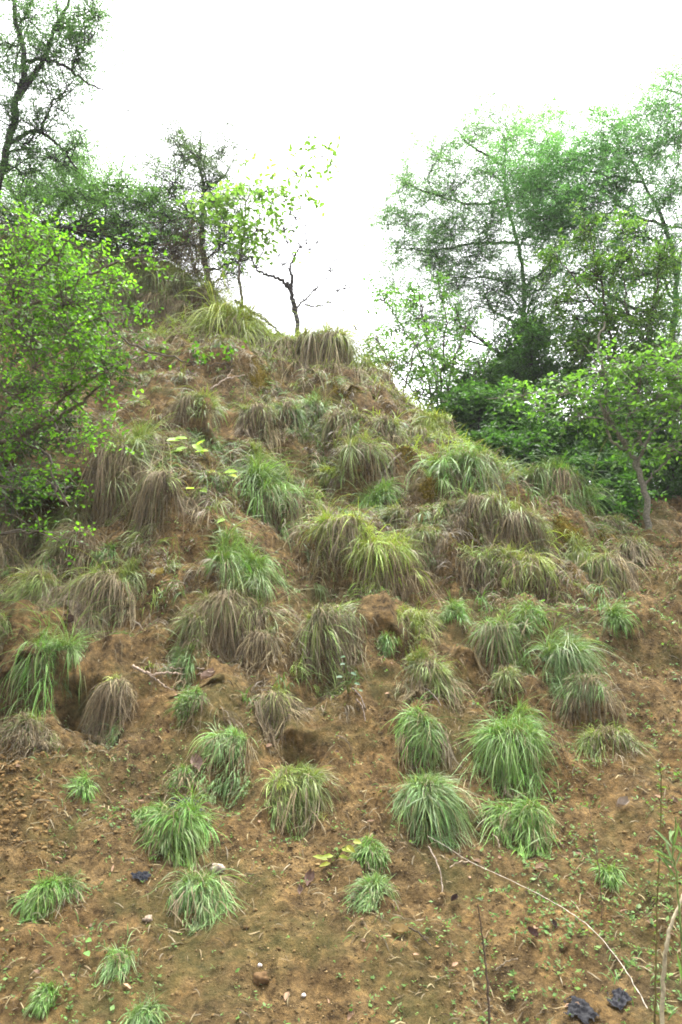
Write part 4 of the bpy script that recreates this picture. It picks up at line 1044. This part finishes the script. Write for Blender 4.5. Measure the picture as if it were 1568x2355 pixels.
for vx, vy, dx, dy, col, label, sd_ in [
    (392, 1320, 16, -28, (.38, .30, .20), 'short pale stick on bare soil above the lush bright green tuft', 41),
    (810, 1590, 30, 60, (.24, .20, .18), 'thin grey crooked twig below the tuft with the purplish skirt', 42),
    (965, 1590, 50, 45, (.34, .28, .24), 'bent pale stalk sticking out of the squat tuft', 43),
    (985, 1960, 34, 110, (.30, .24, .19), 'upright dry straw stalk below the dense blue-green mop', 44),
    (1035, 2010, 42, -12, (.42, .33, .23), 'short cut pale stick lying beside the long white stalk', 45),
    (1133, 1930, 16, 34, (.32, .25, .18), 'broken straw piece left under the dark-hearted tuft', 46),
    (575, 1905, 60, -30, (.30, .24, .13), 'thin straw stem left of the spiky olive tuft', 47),
    (770, 1700, 40, 45, (.20, .15, .11), 'brown crooked root sticking out beside the small soil hollow', 48),
    (820, 1620, 20, 50, (.28, .22, .18), 'grey twig standing out of the soil right of the slope centre', 49),
    (1140, 2250, 50, -22, (.24, .19, .13), 'dull stick lying on the ground near the bottom right', 50),
    (930, 2140, 60, 60, (.08, .06, .045), 'dark bent twig beside the small burrow hole', 51),
]:
    wood_thing('twig', label, 'twig', [([lay(vx, vy, .02), lay(vx + dx * .5 + dy * .06, vy + dy * .5 - abs(dx) * .08, .035), lay(vx + dx, vy + dy, .03)], .0038, .0024)], tuple(.6 * v for v in col), sd_, .002)
wood_thing('white_stalk', 'long thin white dry stalk arching over the ground to the bottom right', 'stalk',
           [([lay(985, 1970, .10), lay(1010, 1995, .12), lay(1080, 2040, .12), lay(1170, 2085, .12), lay(1270, 2140, .12), lay(1360, 2205, .12), lay(1430, 2270, .09), lay(1490, 2340, .03)], .0008, .0018)],
           (.42, .37, .30), 10, .0012)

# ------------------------------------------------------------------ moss patches on the earth faces
def draped_patch(name, label, cat, vx, vy, wx, wy, mat, cols, seed, bulge=.03, group=None):
    rng = np.random.default_rng(seed)
    c = hit(vx, vy); s = c[1] / FOC
    n = 26
    u, v = np.meshgrid(np.linspace(-1, 1, n), np.linspace(-1, 1, n), indexing='ij')
    r = np.sqrt(u * u + v * v)
    edge = 0.8 + 0.35 * fbm(u * 1.5 + seed, v * 1.5, seed % 200, 3)
    x = c[0] + u * wx * s / 2; y = c[1] + v * wy * s / 2 * .9
    z = H(x, y) + bulge * np.clip(edge - r, -.6, 1) * 2 + 0.012 * fbm(x * 30, y * 30, 9, 3)
    V = np.stack([x, y, z], -1).reshape(-1, 3)
    g_ = np.arange(n * n).reshape(n, n)
    F = np.stack([g_[:-1, :-1], g_[1:, :-1], g_[1:, 1:], g_[:-1, 1:]], -1).reshape(-1, 4)
    keep = (r < edge + .1)[:-1, :-1].ravel()
    A = Acc()
    f = np.clip(.5 + .9 * fbm(x * 9, y * 9, 3, 3), 0, 1)[..., None]
    C = (np.array(cols[0]) * (1 - f) + np.array(cols[1]) * f).reshape(-1, 3)
    A.add(V, F[keep], C)
    # moss fibres
    idx = rng.integers(0, n * n, 900)
    idx = idx[(r < edge).ravel()[idx]]
    b = V[idx] + rng.normal(0, .012, (len(idx), 3)); b[:, 2] = np.maximum(b[:, 2], H(b[:, 0], b[:, 1]))
    d0 = np.stack([rng.normal(0, .6, len(idx)), rng.normal(-.6, .4, len(idx)), rng.normal(.4, .5, len(idx))], -1)
    k = rng.random((len(idx), 1))
    cc = np.array(cols[0]) * (1 - k) + np.array(cols[1]) * k * 1.3
    A.add(*blades(rng, b, d0, rng.uniform(.02, .05, len(idx)), np.full(len(idx), .006), np.full(len(idx), 1.2), cc, cc, seg=3))
    o = A.build(name, mat, origin=c)
    return tag(o, label, cat, group)


MOSSC = ((.055, .044, .007), (.105, .076, .012))
for vx, vy, wx, wy, label, sd_ in [
    (600, 865, 70, 90, 'dark golden moss patch beneath the large crest tuft', 71), (795, 912, 80, 45, 'olive moss patch beneath the broad crest tuft', 72),
    (1310, 1228, 100, 70, 'big rusty-gold moss cushion at the right end of the hill', 73), (1085, 1225, 55, 70, 'olive moss patch between small tufts left of the big moss cushion', 74),
    (1350, 1180, 50, 50, 'dark moss patch above the big moss cushion', 75), (430, 715, 70, 50, 'dim moss patch on the upper left hump', 76),
    (930, 1040, 50, 60, 'brown moss patch behind the leaning grey stick', 77), (1385, 1240, 45, 40, 'small rusty moss patch right of the big moss cushion', 78),
    (990, 1115, 70, 35, 'flat olive moss patch right of the leaning stick foot', 79)]:
    draped_patch('moss_patch', label, 'moss', vx, vy, wx, wy, M_MOSS, MOSSC, sd_, group='moss patches on the earth faces')

# ------------------------------------------------------------------ dead leaves, stones, plastic
def curled_leaf(name, label, cat, vx, vy, size, col, seed, up=.02, mat=None, crumple=.3, aspect=.6, group=None):
    rng = np.random.default_rng(seed)
    c = lay(vx, vy, up); s = c[1] / FOC
    n = 9
    u, v = np.meshgrid(np.linspace(0, 1, n), np.linspace(-1, 1, n), indexing='ij')
    ww = np.sin(np.pi * np.clip(u * .92 + .06, 0, 1)) ** .7 * aspect * .5
    L = size * s; col = tuple(.6 * v for v in col); crumple *= 2.2; aspect *= .8
    x = (u - .5) * L; y = v * ww * L
    z = L * (crumple * (v * v * .5 + .5 * (u - .5) ** 2) + .22 * crumple * fbm(u * 3 + seed, v * 2, seed, 2))
    a = rng.uniform(0, 6.28)
    X = x * math.cos(a) - y * math.sin(a); Y = x * math.sin(a) + y * math.cos(a)
    V = np.stack([X, Y * .75 - z * .45, z * .85 + Y * .6], -1).reshape(-1, 3) + c
    V[:, 2] = np.maximum(V[:, 2], H(V[:, 0], V[:, 1]) + .004)
    g_ = np.arange(n * n).reshape(n, n)
    F = np.stack([g_[:-1, :-1], g_[1:, :-1], g_[1:, 1:], g_[:-1, 1:]], -1).reshape(-1, 4)
    A = Acc(); A.add(V, F, np.array(col))
    o = A.build(name, mat or M_LITTER, origin=c)
    return tag(o, label, cat, group)


for vx, vy, sz, col, label, sd_ in [
    (165, 1405, 34, (.50, .44, .36), 'pale curled dry leaf left of the tall grey skirted tuft', 81), (150, 1440, 40, (.12, .08, .06), 'dark brown curled leaf below the pale curled one', 82),
    (452, 1775, 44, (.28, .20, .16), 'folded brown dead leaf above the black plastic', 83), (480, 1783, 18, (.36, .24, .17), 'small tan leaf right of the folded brown leaf', 84),
    (362, 1328, 30, (.60, .52, .16), 'fallen yellow leaf on bare soil left of the lush tuft', 85), (478, 1565, 36, (.36, .26, .20), 'dry leaf caught on the end of the long fallen twig', 86),
    (750, 1822, 26, (.36, .20, .11), 'reddish tan leaf right of the spiky olive tuft', 87), (712, 2035, 36, (.20, .13, .10), 'crumpled brown leaf on the soil right of the pale stone', 88),
    (1432, 1862, 34, (.36, .30, .24), 'whitish scrap leaf on the far right soil', 89), (1225, 2160, 26, (.110, .065, .055), 'dark purplish dead leaf under the white stalk', 90),
    (1275, 2140, 18, (.085, .058, .046), 'blackish dead leaf right beside the white stalk', 91), (1045, 2085, 20, (.060, .038, .032), 'small dark dead leaf below the cut pale stick', 92),
    (920, 2155, 34, (.48, .36, .17), 'torn straw-coloured leaf near the burrow hole', 93), (690, 2060, 20, (.20, .14, .11), 'small brown leaf scrap in the bottom centre', 94),
    (865, 682, 18, (.70, .45, .02), 'yellow dying leaf high on the upright stemmed shrub', 95)]:
    if vy < 700: continue
    curled_leaf('dead_leaf', label, 'dead leaf', vx, vy, sz, col, sd_, group='dead leaves on the slope')

# pale stones, shells
def lump(name, label, cat, vx, vy, size, col, seed, mat, flat=.7, up=0.0, group=None, parent=None):
    c = lay(vx, vy, up); s = c[1] / FOC
    rng = np.random.default_rng(seed)
    n1, n2 = 14, 9
    th, ph = np.meshgrid(np.linspace(0, 2 * np.pi, n1, endpoint=False), np.linspace(.02, np.pi - .02, n2), indexing='ij')
    d = np.stack([np.sin(ph) * np.cos(th), np.sin(ph) * np.sin(th), np.cos(ph)], -1)
    k = 1 + .7 * fbm(d[..., 0] * 1.4 + seed, d[..., 1] * 1.4 + d[..., 2], seed % 97, 3)
    V = d * k[..., None] * size * s / 2 * np.array((1, .8, flat)) + c + np.array((0, 0, size * s * .15))
    g_ = np.arange(n1 * n2).reshape(n1, n2)
    gn = np.roll(g_, -1, 0)
    F = np.stack([g_[:, :-1], g_[:, 1:], gn[:, 1:], gn[:, :-1]], -1).reshape(-1, 4)
    A = Acc(); A.add(V.reshape(-1, 3), F, np.array(col))
    return tag(A.build(name, mat, origin=c), label, cat, group)


lump('pale_stone', 'pale grey flaky stone lying right of the swept blue-green tuft', 'stone', 500, 2005, 34, (.26, .22, .18), 11, M_CLOD, .6)
lump('pale_stone', 'small beige stone left of the swept blue-green tuft', 'stone', 340, 2118, 20, (.24, .19, .14), 12, M_CLOD, .7)
lump('white_shell', 'tiny white snail shell on top of a brown clod at the bottom', 'shell', 597, 2240, 9, (.55, .50, .47), 13, M_PLASTIC, .8, .03)
lump('white_shell', 'tiny white snail shell on bare soil at the very bottom', 'shell', 698, 2296, 9, (.55, .50, .47), 14, M_PLASTIC, .8, .005)
lump('soil_clod', 'brown clod of earth under the tiny shell', 'clod', 597, 2258, 36, (.095, .058, .028), 15, M_CLOD, .7)


def scrap(label, vx, vy, wx, wy, seed, col):
    rng = np.random.default_rng(seed)
    c = lay(vx, vy, .012); s = c[1] / FOC
    n = 30
    u, v = np.meshgrid(np.linspace(-1, 1, n), np.linspace(-1, 1, n), indexing='ij')
    r = np.sqrt(u * u + v * v); edge = .75 + .5 * fbm(u * 1.8 + seed, v * 1.8, seed, 3)
    x = c[0] + u * wx * s / 2; y = c[1] + v * wy * s / 2
    z = H(x, y) + .012 + .035 * np.abs(fbm(u * 1.8 + seed, v * 2.5, seed + 9, 3)) * np.clip(edge - r + .4, 0, 1) + .003 * np.abs(fbm(u * 6, v * 6, seed, 2))
    g_ = np.arange(n * n).reshape(n, n)
    F = np.stack([g_[:-1, :-1], g_[1:, :-1], g_[1:, 1:], g_[:-1, 1:]], -1).reshape(-1, 4)
    keep = (r < edge)[:-1, :-1].ravel()
    A = Acc(); A.add(np.stack([x, y, z], -1).reshape(-1, 3), F[keep], np.array(col))
    tag(A.build('plastic_scrap', M_PLASTIC, origin=c), label, 'plastic scrap', 'scraps of black plastic')


scrap('black plastic scrap with a pale edge tucked above the dark green spreading tuft', 420, 1862, 110, 60, 15, (.010, .010, .012))
scrap('crumpled black plastic at the bottom edge left of the twisted one', 1335, 2335, 78, 78, 16, (.011, .011, .013))
scrap('twisted black plastic strip beside the lower end of the white stalk', 1425, 2310, 62, 62, 17, (.014, .014, .017))
scrap('small bluish black plastic shred under the dark green spreading tuft', 325, 2025, 50, 36, 18, (.011, .012, .016))

# ------------------------------------------------------------------ leafy seedlings and weeds
def plant(name, label, cat, vx, vy, lst, stems, seed, col, col2, group=None, Ls=1.0, lift=.0):
    """lst: leaf tips (dvx,dvy,length px, width px); stems join root to each leaf"""
    rng = np.random.default_rng(seed)
    c = lay(vx, vy, 0); s = c[1] / FOC
    rt = root(name, c, label, cat, group)
    W, A = Acc(), Acc()
    up = np.array((0, -.35, 1.0)); rgt = np.array((1.0, 0, 0))
    pos, ax, nr, ln, wd, cc = [], [], [], [], [], []
    for dx, dy, l, wv in lst:
        e = c + rgt * dx * s + norm(up) * (-dy) * s + np.array((0, -.03, 0.0))
        m_ = (c + e) / 2 + np.array((0, -.01, .02))
        tube(W, spline([c, m_, e], 8), np.linspace(.003, .0015, 8), (.14, .17, .05), 5)
        sx = 1 if dx >= 0 else -1
        pos.append(e); ax.append((sx * 1.0 + rng.normal(0, .3), -.5 + rng.normal(0, .3), rng.normal(-.1, .25)))
        nr.append((rng.normal(0, .25), -.6, 1.0)); ln.append(l * s); wd.append(wv * s)
        k = rng.random(); cc.append(np.array(col) * (1 - k) + np.array(col2) * k)
    W.build('stem', M_GRASS, rt)
    for q in range(len(pos)):
        A = Acc()
        leaves(A, rng, *(np.array(v_[q:q + 1]) for v_ in (pos, ax, nr, ln, wd, cc)))
        A.build('leaf', M_LEAF, rt)
    return rt


LG, LY = (.22, .38, .05), (.34, .44, .09)
plant('leafy_seedling', 'bright pale green seedling with broad leaves right of the shrub, highest of three', 'seedling', 436, 1048,
      [(-20, -30, 34, 22), (-2, -35, 34, 20), (8, -22, 38, 24), (20, -20, 30, 20), (-14, -8, 30, 18), (14, -4, 34, 20), (-4, -14, 30, 18)], 0, 101, LG, LY, 'broad-leaved seedlings')
plant('leafy_seedling', 'bright yellow-green seedling with drooping leaves, middle of three', 'seedling', 512, 1105, [(-14, -15, 30, 18), (4, -14, 34, 22), (14, -8, 26, 16)], 0, 102, LG, (.42, .46, .04), 'broad-leaved seedlings')
plant('leafy_seedling', 'small bright seedling with two leaves above the thin dry wisp', 'seedling', 458, 1140, [(-10, -10, 26, 16), (6, -9, 26, 18)], 0, 103, LG, LY, 'broad-leaved seedlings')
plant('leafy_seedling', 'single pale round leaf sprout left of the big mid-slope tuft', 'seedling', 524, 1200, [(-4, -4, 22, 18)], 0, 104, LG, LY, 'broad-leaved seedlings')
plant('yellow_weed', 'yellow-leaved weed on the soil right of the spiky olive tuft', 'weed', 775, 1975, [(-20, 0, 34, 14), (-8, -10, 30, 12), (10, -26, 30, 14), (20, -34, 26, 14), (4, -10, 30, 12), (-14, 8, 26, 12), (34, -44, 20, 14)], 0, 105, (.17, .25, .03), (.30, .28, .03))
plant('creeping_weed', 'thin creeper with round blue-green leaves beside the purplish skirt', 'creeper', 800, 1600, [(-6, -70, 13, 10), (6, -50, 14, 11), (-12, -40, 15, 11), (14, -25, 14, 10), (-6, -88, 11, 9), (24, -8, 10, 8)], 0, 106, (.045, .11, .045), (.07, .14, .055))
plant('round_leaf_weed', 'two round clover-like leaves near the bottom left', 'weed', 200, 2190, [(0, -4, 18, 16), (4, -32, 16, 14)], 0, 107, (.14, .30, .07), (.16, .34, .08))


def stalk(label, pts, r0, r1, col, seed, leafn=0, leafl=.05, lcol=(.08, .14, .03), lw=.010, group='tall weed stalks in the foreground'):
    """thin upright stalk standing near the camera"""
    rng = np.random.default_rng(seed)
    w3 = [P(*p) for p in pts]
    w3[0] = np.array((w3[0][0], w3[0][1], float(H(w3[0][0], w3[0][1]))))
    rt = root('weed_stalk', w3[0], label, 'weed', group)
    W, A = Acc(), Acc()
    q = spline(w3, 30); q[1:] += rng.normal(0, .0015, (29, 3))
    tube(W, q, np.linspace(r0, r1, 30), col, 6)
    W.build('stem', M_BARK, rt)
    if leafn:
        i = rng.integers(3, 29, leafn)
        d = rand_dir(rng, leafn, .6); d[:, 2] += .35
        up_r, ll, ww_, cc = rand_dir(rng, leafn) + np.array((0, 0, 1.0)), leafl * rng.uniform(.5, 1.3, leafn), lw * rng.uniform(.6, 1.3, leafn), np.array(lcol) * rng.uniform(.7, 1.3, (leafn, 1))
        for k in range(leafn):
            A = Acc()
            leaves(A, rng, q[i[k:k + 1]], d[k:k + 1], up_r[k:k + 1], ll[k:k + 1], ww_[k:k + 1], cc[k:k + 1])
            A.build('leaf', M_LEAF, rt)


stalk('tall thin brown weed stalk near the right edge, straight and small-leaved', [(1500, 2420, 3.0), (1508, 2250, 3.0), (1512, 2050, 3.05), (1520, 1860, 3.1), (1518, 1760, 3.1)], .004, .002, (.10, .08, .03), 111, 70, .022, (.10, .15, .03), .008)
stalk('pale curved cane at the right edge bottom', [(1515, 2420, 2.9), (1525, 2260, 2.9), (1540, 2140, 2.9), (1575, 2050, 2.95)], .008, .005, (.30, .26, .17), 112)
stalk('dark spindly weed stalk in the bottom centre right', [(1128, 2420, 3.0), (1122, 2280, 3.05), (1112, 2180, 3.1), (1098, 2080, 3.1)], .005, .002, (.07, .05, .035), 113, 26, .02, (.09, .07, .045), .008)
stalk('faint dry stalk with a few leaves right of the dark-hearted tuft', [(1385, 2130, 3.9), (1378, 2010, 3.9), (1362, 1900, 3.95), (1352, 1840, 4.0)], .003, .0015, (.12, .08, .05), 114, 22, .03, (.10, .15, .04), .01)
stalk('leafy green grass stem cut by the right edge', [(1575, 2200, 2.9), (1560, 2060, 2.9), (1548, 1960, 2.9), (1555, 1880, 2.9)], .004, .002, (.12, .17, .05), 115, 16, .14, (.13, .20, .07), .010)

# ------------------------------------------------------------------ ground cover that nobody could count
rng = np.random.default_rng(77)


def zone(n, x0, x1, y0, y1):
    return rng.uniform(x0, x1, n), rng.uniform(y0, y1, n)


def slope_at(x, y):
    e = .05
    return (H(x, y + e) - H(x, y - e)) / (2 * e)


# tiny seedlings
x, y = zone(52000, -3.6, 4.4, 2.6, 8.6)
vxq = proj_vx(x, y, H(x, y))
dens = np.clip(.22 + .8 * fbm(x * 1.4, y * 1.4, 201, 3) + .9 * fbm(x * 5, y * 5, 207, 2), .01, 1) * np.where(vxq > 1100, 4.2, 1.3) * np.where((y < 4.6), 1.3, .8)
dens *= np.where(lm_ := ((x < -1.5) & (y < 4.9) & (y > 3.7)), .12, 1)
k = (rng.random(len(x)) < dens * .55) & (vxq > -100) & (vxq < 1668)
x, y = x[k], y[k]
A = Acc()
n = len(x)
for q in range(3):
    pos = np.stack([x, y, H(x, y) + rng.uniform(.004, .02, n)], -1) + rng.normal(0, .003, (n, 3))
    a = rng.uniform(0, 6.28, n)
    ax = np.stack([np.cos(a), np.sin(a), rng.uniform(-.1, .9, n)], -1)
    sz = rng.uniform(.007, .021, n) * np.where(proj_vx(x, y, H(x, y)) > 1100, 1.1, 1.0) * (1 + .6 * (rng.random(n) < .12))
    col = np.array((.068, .145, .030)) * rng.uniform(.5, 1.5, (n, 1)) + rng.random((n, 1)) * np.array((.06, .06, .02))
    leaves(A, rng, pos, ax, np.stack([rng.normal(0, .4, n), rng.normal(-.3, .4, n), np.ones(n)], -1), sz, sz * rng.uniform(.3, .7, n), col, simple=True)
tag(A.build('seedling_cover', M_LEAF), 'tiny green seedlings sprouting all over the brown soil', 'ground cover', kind='stuff')

# short thin grass
x, y = zone(80000, -5.5, 5.0, 2.6, 11.2)
vxq = proj_vx(x, y, H(x, y))
sl_ = slope_at(x, y)
dens = np.clip(-.08 + 1.1 * fbm(x * 1.1 + 9, y * 1.1, 221, 3), 0, 1) * np.where(y < 4.8, .9, .5)
bench = (np.abs(y - 6.2) < .22) & (vxq > 780) & (vxq < 1470)
crest = ((y > 9.2) & (y < 10.8) & (vxq > 340) & (vxq < 860) & (sl_ < .9)) | ((y > 7.4) & (y < 9.6) & (vxq > 850) & (vxq < 1350) & (sl_ < .6))
dens = np.where(bench, .5, dens); dens = np.where(crest, .9, dens)
k = rng.random(len(x)) < dens
x, y, cr = x[k], y[k], crest[k]
n = len(x)
L = rng.uniform(.02, .07, n) * (1 + cr * 2.2)
az = rng.uniform(0, 6.28, n)
d0 = np.stack([np.cos(az) * .5, np.sin(az) * .5 - .15, np.ones(n)], -1)
col = (np.where(cr[:, None], HUES['y'] * 1.2, HUES['g'] + .02)) * rng.uniform(.7, 1.3, (n, 1))
A = Acc(); A.add(*blades(rng, np.stack([x, y, H(x, y)], -1), d0, L, rng.uniform(.003, .006, n) * (1 + .9 * cr), rng.uniform(.6, 1.8, n), col, col * 1.1, seg=3))
tag(A.build('short_grass', M_GRASS), 'short thin green grass on the crest, benches and soil', 'grass', kind='stuff')

# ragged locks of grass between the tufts, too many and too matted to count
hx, hy = zone(11000, -5.2, 4.2, 4.6, 10.6)
vxq = proj_vx(hx, hy, H(hx, hy))
k = rng.random(len(hx)) < np.clip(.24 + 1.3 * fbm(hx * 1.1 + 4, hy * 1.1, 301, 3), 0, .9) * np.interp(hy, [4.6, 5.6, 6.6], [.03, .18, 1]) * (vxq < 1440)
hx, hy = hx[k], hy[k]; m = len(hx)
per = 16
q = np.repeat(np.arange(m), per)
bx = hx[q] + rng.normal(0, .025, m * per); by = hy[q] + rng.normal(0, .02, m * per)
la = rng.uniform(0, 6.28, m); lt = rng.uniform(.1, 1.0, m)
gd = rng.random(m) < .42
lc = np.where(gd[:, None], np.array([HUES['d'], HUES['y'], HUES['g']])[rng.integers(0, 3, m)], DRY[rng.integers(0, 5, m)]) * np.exp(rng.normal(0, .2, (m, 1)))
a_ = la[q] + rng.normal(0, .5, m * per)
d0 = np.stack([np.sin(lt[q]) * np.cos(a_), np.sin(lt[q]) * np.sin(a_) - .25, np.cos(lt[q]) * .8], -1)
A = Acc(); A.add(*blades(rng, np.stack([bx, by, H(bx, by)], -1), d0, (.07 + .24 * rng.random(m) ** 1.5)[q] * rng.uniform(.5, 1.2, m * per), rng.uniform(.0035, .007, m * per), rng.uniform(1.5, 4, m * per), lc[q], lc[q] * .95, seg=5))
tag(A.build('matted_grass', M_GRASS), 'ragged matted grass growing between the tufts on the upper slope', 'grass', kind='stuff')

# dead straw, leaf bits, rootlets
x, y = zone(120000, -5.0, 4.8, 2.6, 11.0)
vxq = proj_vx(x, y, H(x, y))
dens = np.clip(.25 + 1.2 * fbm(x * 1.6, y * 1.6, 241, 3), .04, 1) * np.where(y > 5.5, .95, .75)
k = (rng.random(len(x)) < dens * .7) & (vxq > -120) & (vxq < 1690)
x, y = x[k], y[k]; n = len(x)
az = rng.uniform(0, 6.28, n)
d0 = np.stack([np.cos(az), np.sin(az) * .6 - .2, rng.uniform(-.2, .5, n)], -1)
col = DRY[rng.integers(0, 5, n)] * rng.uniform(.6, 1.35, (n, 1))
A = Acc(); A.add(*blades(rng, np.stack([x, y, H(x, y) + .004], -1), d0, rng.uniform(.015, .10, n), rng.uniform(.0025, .007, n), rng.uniform(1, 3, n), col, col * .9, seg=3, lift=.01))
x, y = zone(9000, -3.5, 6.5, 2.6, 13); n = len(x)
wood_ = proj_vx(x, y, H(x, y)) > 1380
k = rng.random(n) < np.where(wood_ & (y > 7), .9, .16)
x, y = x[k], y[k]; n = len(x)
hx, hy = zone(26000, -5.0, 4.5, 5.6, 10.4); m = len(hx)
k = rng.random(m) < np.clip(.05 + 1.3 * fbm(hx * 1.2, hy * 1.2, 281, 3), 0, 1); hx, hy = hx[k], hy[k]; m = len(hx)
hc = DRY[rng.integers(0, 5, m)] * np.exp(rng.normal(0, .25, (m, 1)))
A.add(*blades(rng, np.stack([hx, hy, H(hx, hy)], -1), np.stack([rng.normal(0, .35, m), -.6 * np.ones(m), rng.uniform(-.2, .8, m)], -1), rng.uniform(.06, .24, m), rng.uniform(.003, .006, m), rng.uniform(2, 4, m), hc, hc * .85, seg=4, swirl=.4, lift=.02))
a = rng.uniform(0, 6.28, n)
leaves(A, rng, np.stack([x, y, H(x, y) + .01], -1), np.stack([np.cos(a), np.sin(a), rng.normal(.2, .3, n)], -1), np.stack([rng.normal(0, .5, n), rng.normal(-.4, .4, n), np.ones(n)], -1),
       rng.uniform(.02, .06, n), rng.uniform(.012, .03, n), np.array((.15, .095, .06)) * rng.uniform(.4, 1.7, (n, 1)))
tag(A.build('dead_litter', M_LITTER), 'dead straw, rootlets and leaf bits strewn over the soil', 'litter', kind='stuff')

# crumbs and clods of earth
ico_v, ico_f = None, None
import bmesh
bm = bmesh.new(); bmesh.ops.create_icosphere(bm, subdivisions=2, radius=1.0)
bm.verts.ensure_lookup_table()
IV = np.array([v.co for v in bm.verts]); IF = np.array([[v.index for v in f.verts] for f in bm.faces]); bm.free()


def clods(x, y, size, cols, sink=.2):
    n = len(x)
    sc = np.stack([rng.uniform(.7, 1.3, n), rng.uniform(.7, 1.3, n), rng.uniform(.5, .95, n)], -1)
    a = rng.uniform(0, 6.28, n)
    D = np.repeat(IV[None], n, 0)
    for _ in range(9):
        nn = rand_dir(rng, n); of = rng.uniform(.4, .9, n)
        ex_ = np.maximum(0, np.einsum('nvk,nk->nv', D, nn) - of[:, None])
        D = D - ex_[..., None] * nn[:, None]
    X = D[..., 0] * np.cos(a)[:, None] - D[..., 1] * np.sin(a)[:, None]; Y = D[..., 0] * np.sin(a)[:, None] + D[..., 1] * np.cos(a)[:, None]
    D = np.stack([X, Y, D[..., 2]], -1) * sc[:, None] * size[:, None, None]
    c = np.stack([x, y, H(x, y) + size * sink], -1)
    V = c[:, None] + D
    F = (np.arange(n) * len(IV))[:, None, None] + IF[None]
    return V.reshape(-1, 3), F.reshape(-1, 3), np.repeat(cols[:, None], len(IV), 1).reshape(-1, 3)


A = Acc()
x, y = zone(150000, -4.2, 4.4, 2.7, 8.0)
vxq = proj_vx(x, y, H(x, y))
k = (vxq > -60) & (vxq < 1630) & (rng.random(len(x)) < np.clip(.35 + 1.2 * fbm(x * 2.2, y * 2.2, 271, 3), .06, 1) * np.interp(y, [3, 5, 8], [1, .8, .4]))
x, y = x[k], y[k]; n = len(x)
oc = np.array([(1, 0, 0), (0, 1, 0), (-1, 0, 0), (0, -1, 0), (0, 0, .7), (0, 0, -.7)], float)
of_ = np.array([(0, 1, 4), (1, 2, 4), (2, 3, 4), (3, 0, 4), (1, 0, 5), (2, 1, 5), (3, 2, 5), (0, 3, 5)])
sz = (.0022 + .0055 * rng.random(n) ** 2.5) * np.interp(y, [3, 8], [.9, 1.7])
a = rng.uniform(0, 6.28, n); D = oc[None] * rng.uniform(.55, 1.35, (n, 6, 1)) + rng.normal(0, .15, (n, 6, 3))
D = np.stack([D[..., 0] * np.cos(a)[:, None] - D[..., 1] * np.sin(a)[:, None], D[..., 0] * np.sin(a)[:, None] + D[..., 1] * np.cos(a)[:, None], D[..., 2]], -1) * sz[:, None, None]
cc = np.array((.110, .078, .038)) * np.exp(rng.normal(0, .45, (n, 1)))
A.add((np.stack([x, y, H(x, y) + sz * .3], -1)[:, None] + D).reshape(-1, 3), ((np.arange(n) * 6)[:, None, None] + of_[None]).reshape(-1, 3), np.repeat(cc[:, None], 6, 1).reshape(-1, 3))
x, y = zone(9000, -3.2, 3.4, 2.7, 5.6)
vxq = proj_vx(x, y, H(x, y))
k = (vxq > -100) & (vxq < 1668) & (rng.random(len(x)) < np.clip(.25 + fbm(x * 1.5, y * 1.5, 261, 3), .05, 1))
x, y = x[k], y[k]; n = len(x)
A.add(*clods(x, y, .003 + .012 * rng.random(n) ** 4, np.array((.110, .074, .033)) * rng.uniform(.6, 1.5, (n, 1))))
x, y = zone(16000, -2.9, -1.2, 3.5, 5.0); n = len(x)
k = rng.random(n) < np.clip((-1.35 - x + .35 * fbm(x * 2, y * 2, 90, 2)) / .6, 0, 1) ** 1.5
x, y = x[k], y[k]; n = len(x)
A.add(*clods(x, y, .003 + .018 * rng.random(n) ** 4.5, np.array((.125, .079, .033)) * rng.uniform(.65, 1.3, (n, 1)), .0))
tag(A.build('soil_crumbs', M_CLOD, smooth=True), 'loose crumbs and clods of brown earth scattered over the soil', 'earth', kind='stuff')

# ------------------------------------------------------------------ haze volume added to stand in for the sky glare that pales the treetops
def haze():
    m, t, b, out = mat_new('haze')
    t.nodes.remove(b)
    v = t.nodes.new('ShaderNodeVolumePrincipled')
    v.inputs['Color'].default_value = (.95, .97, 1, 1); v.inputs['Density'].default_value = 0.0010
    t.links.new(v.outputs[0], out.inputs['Volume'])
    lo, hi, r = float(Z.min()) - 1.0, 16.0, 300.0
    V = [(x, y, z) for x in (-r, r) for y in (-r, r) for z in (lo, hi)]
    F = np.array([(0, 1, 3, 2), (4, 6, 7, 5), (0, 4, 5, 1), (2, 3, 7, 6), (0, 2, 6, 4), (1, 5, 7, 3)])
    tag(mesh_obj('haze', V, F, m, smooth=False), 'thin pale haze added to stand in for sky glare over the treetops', 'haze', kind='stuff')


haze()
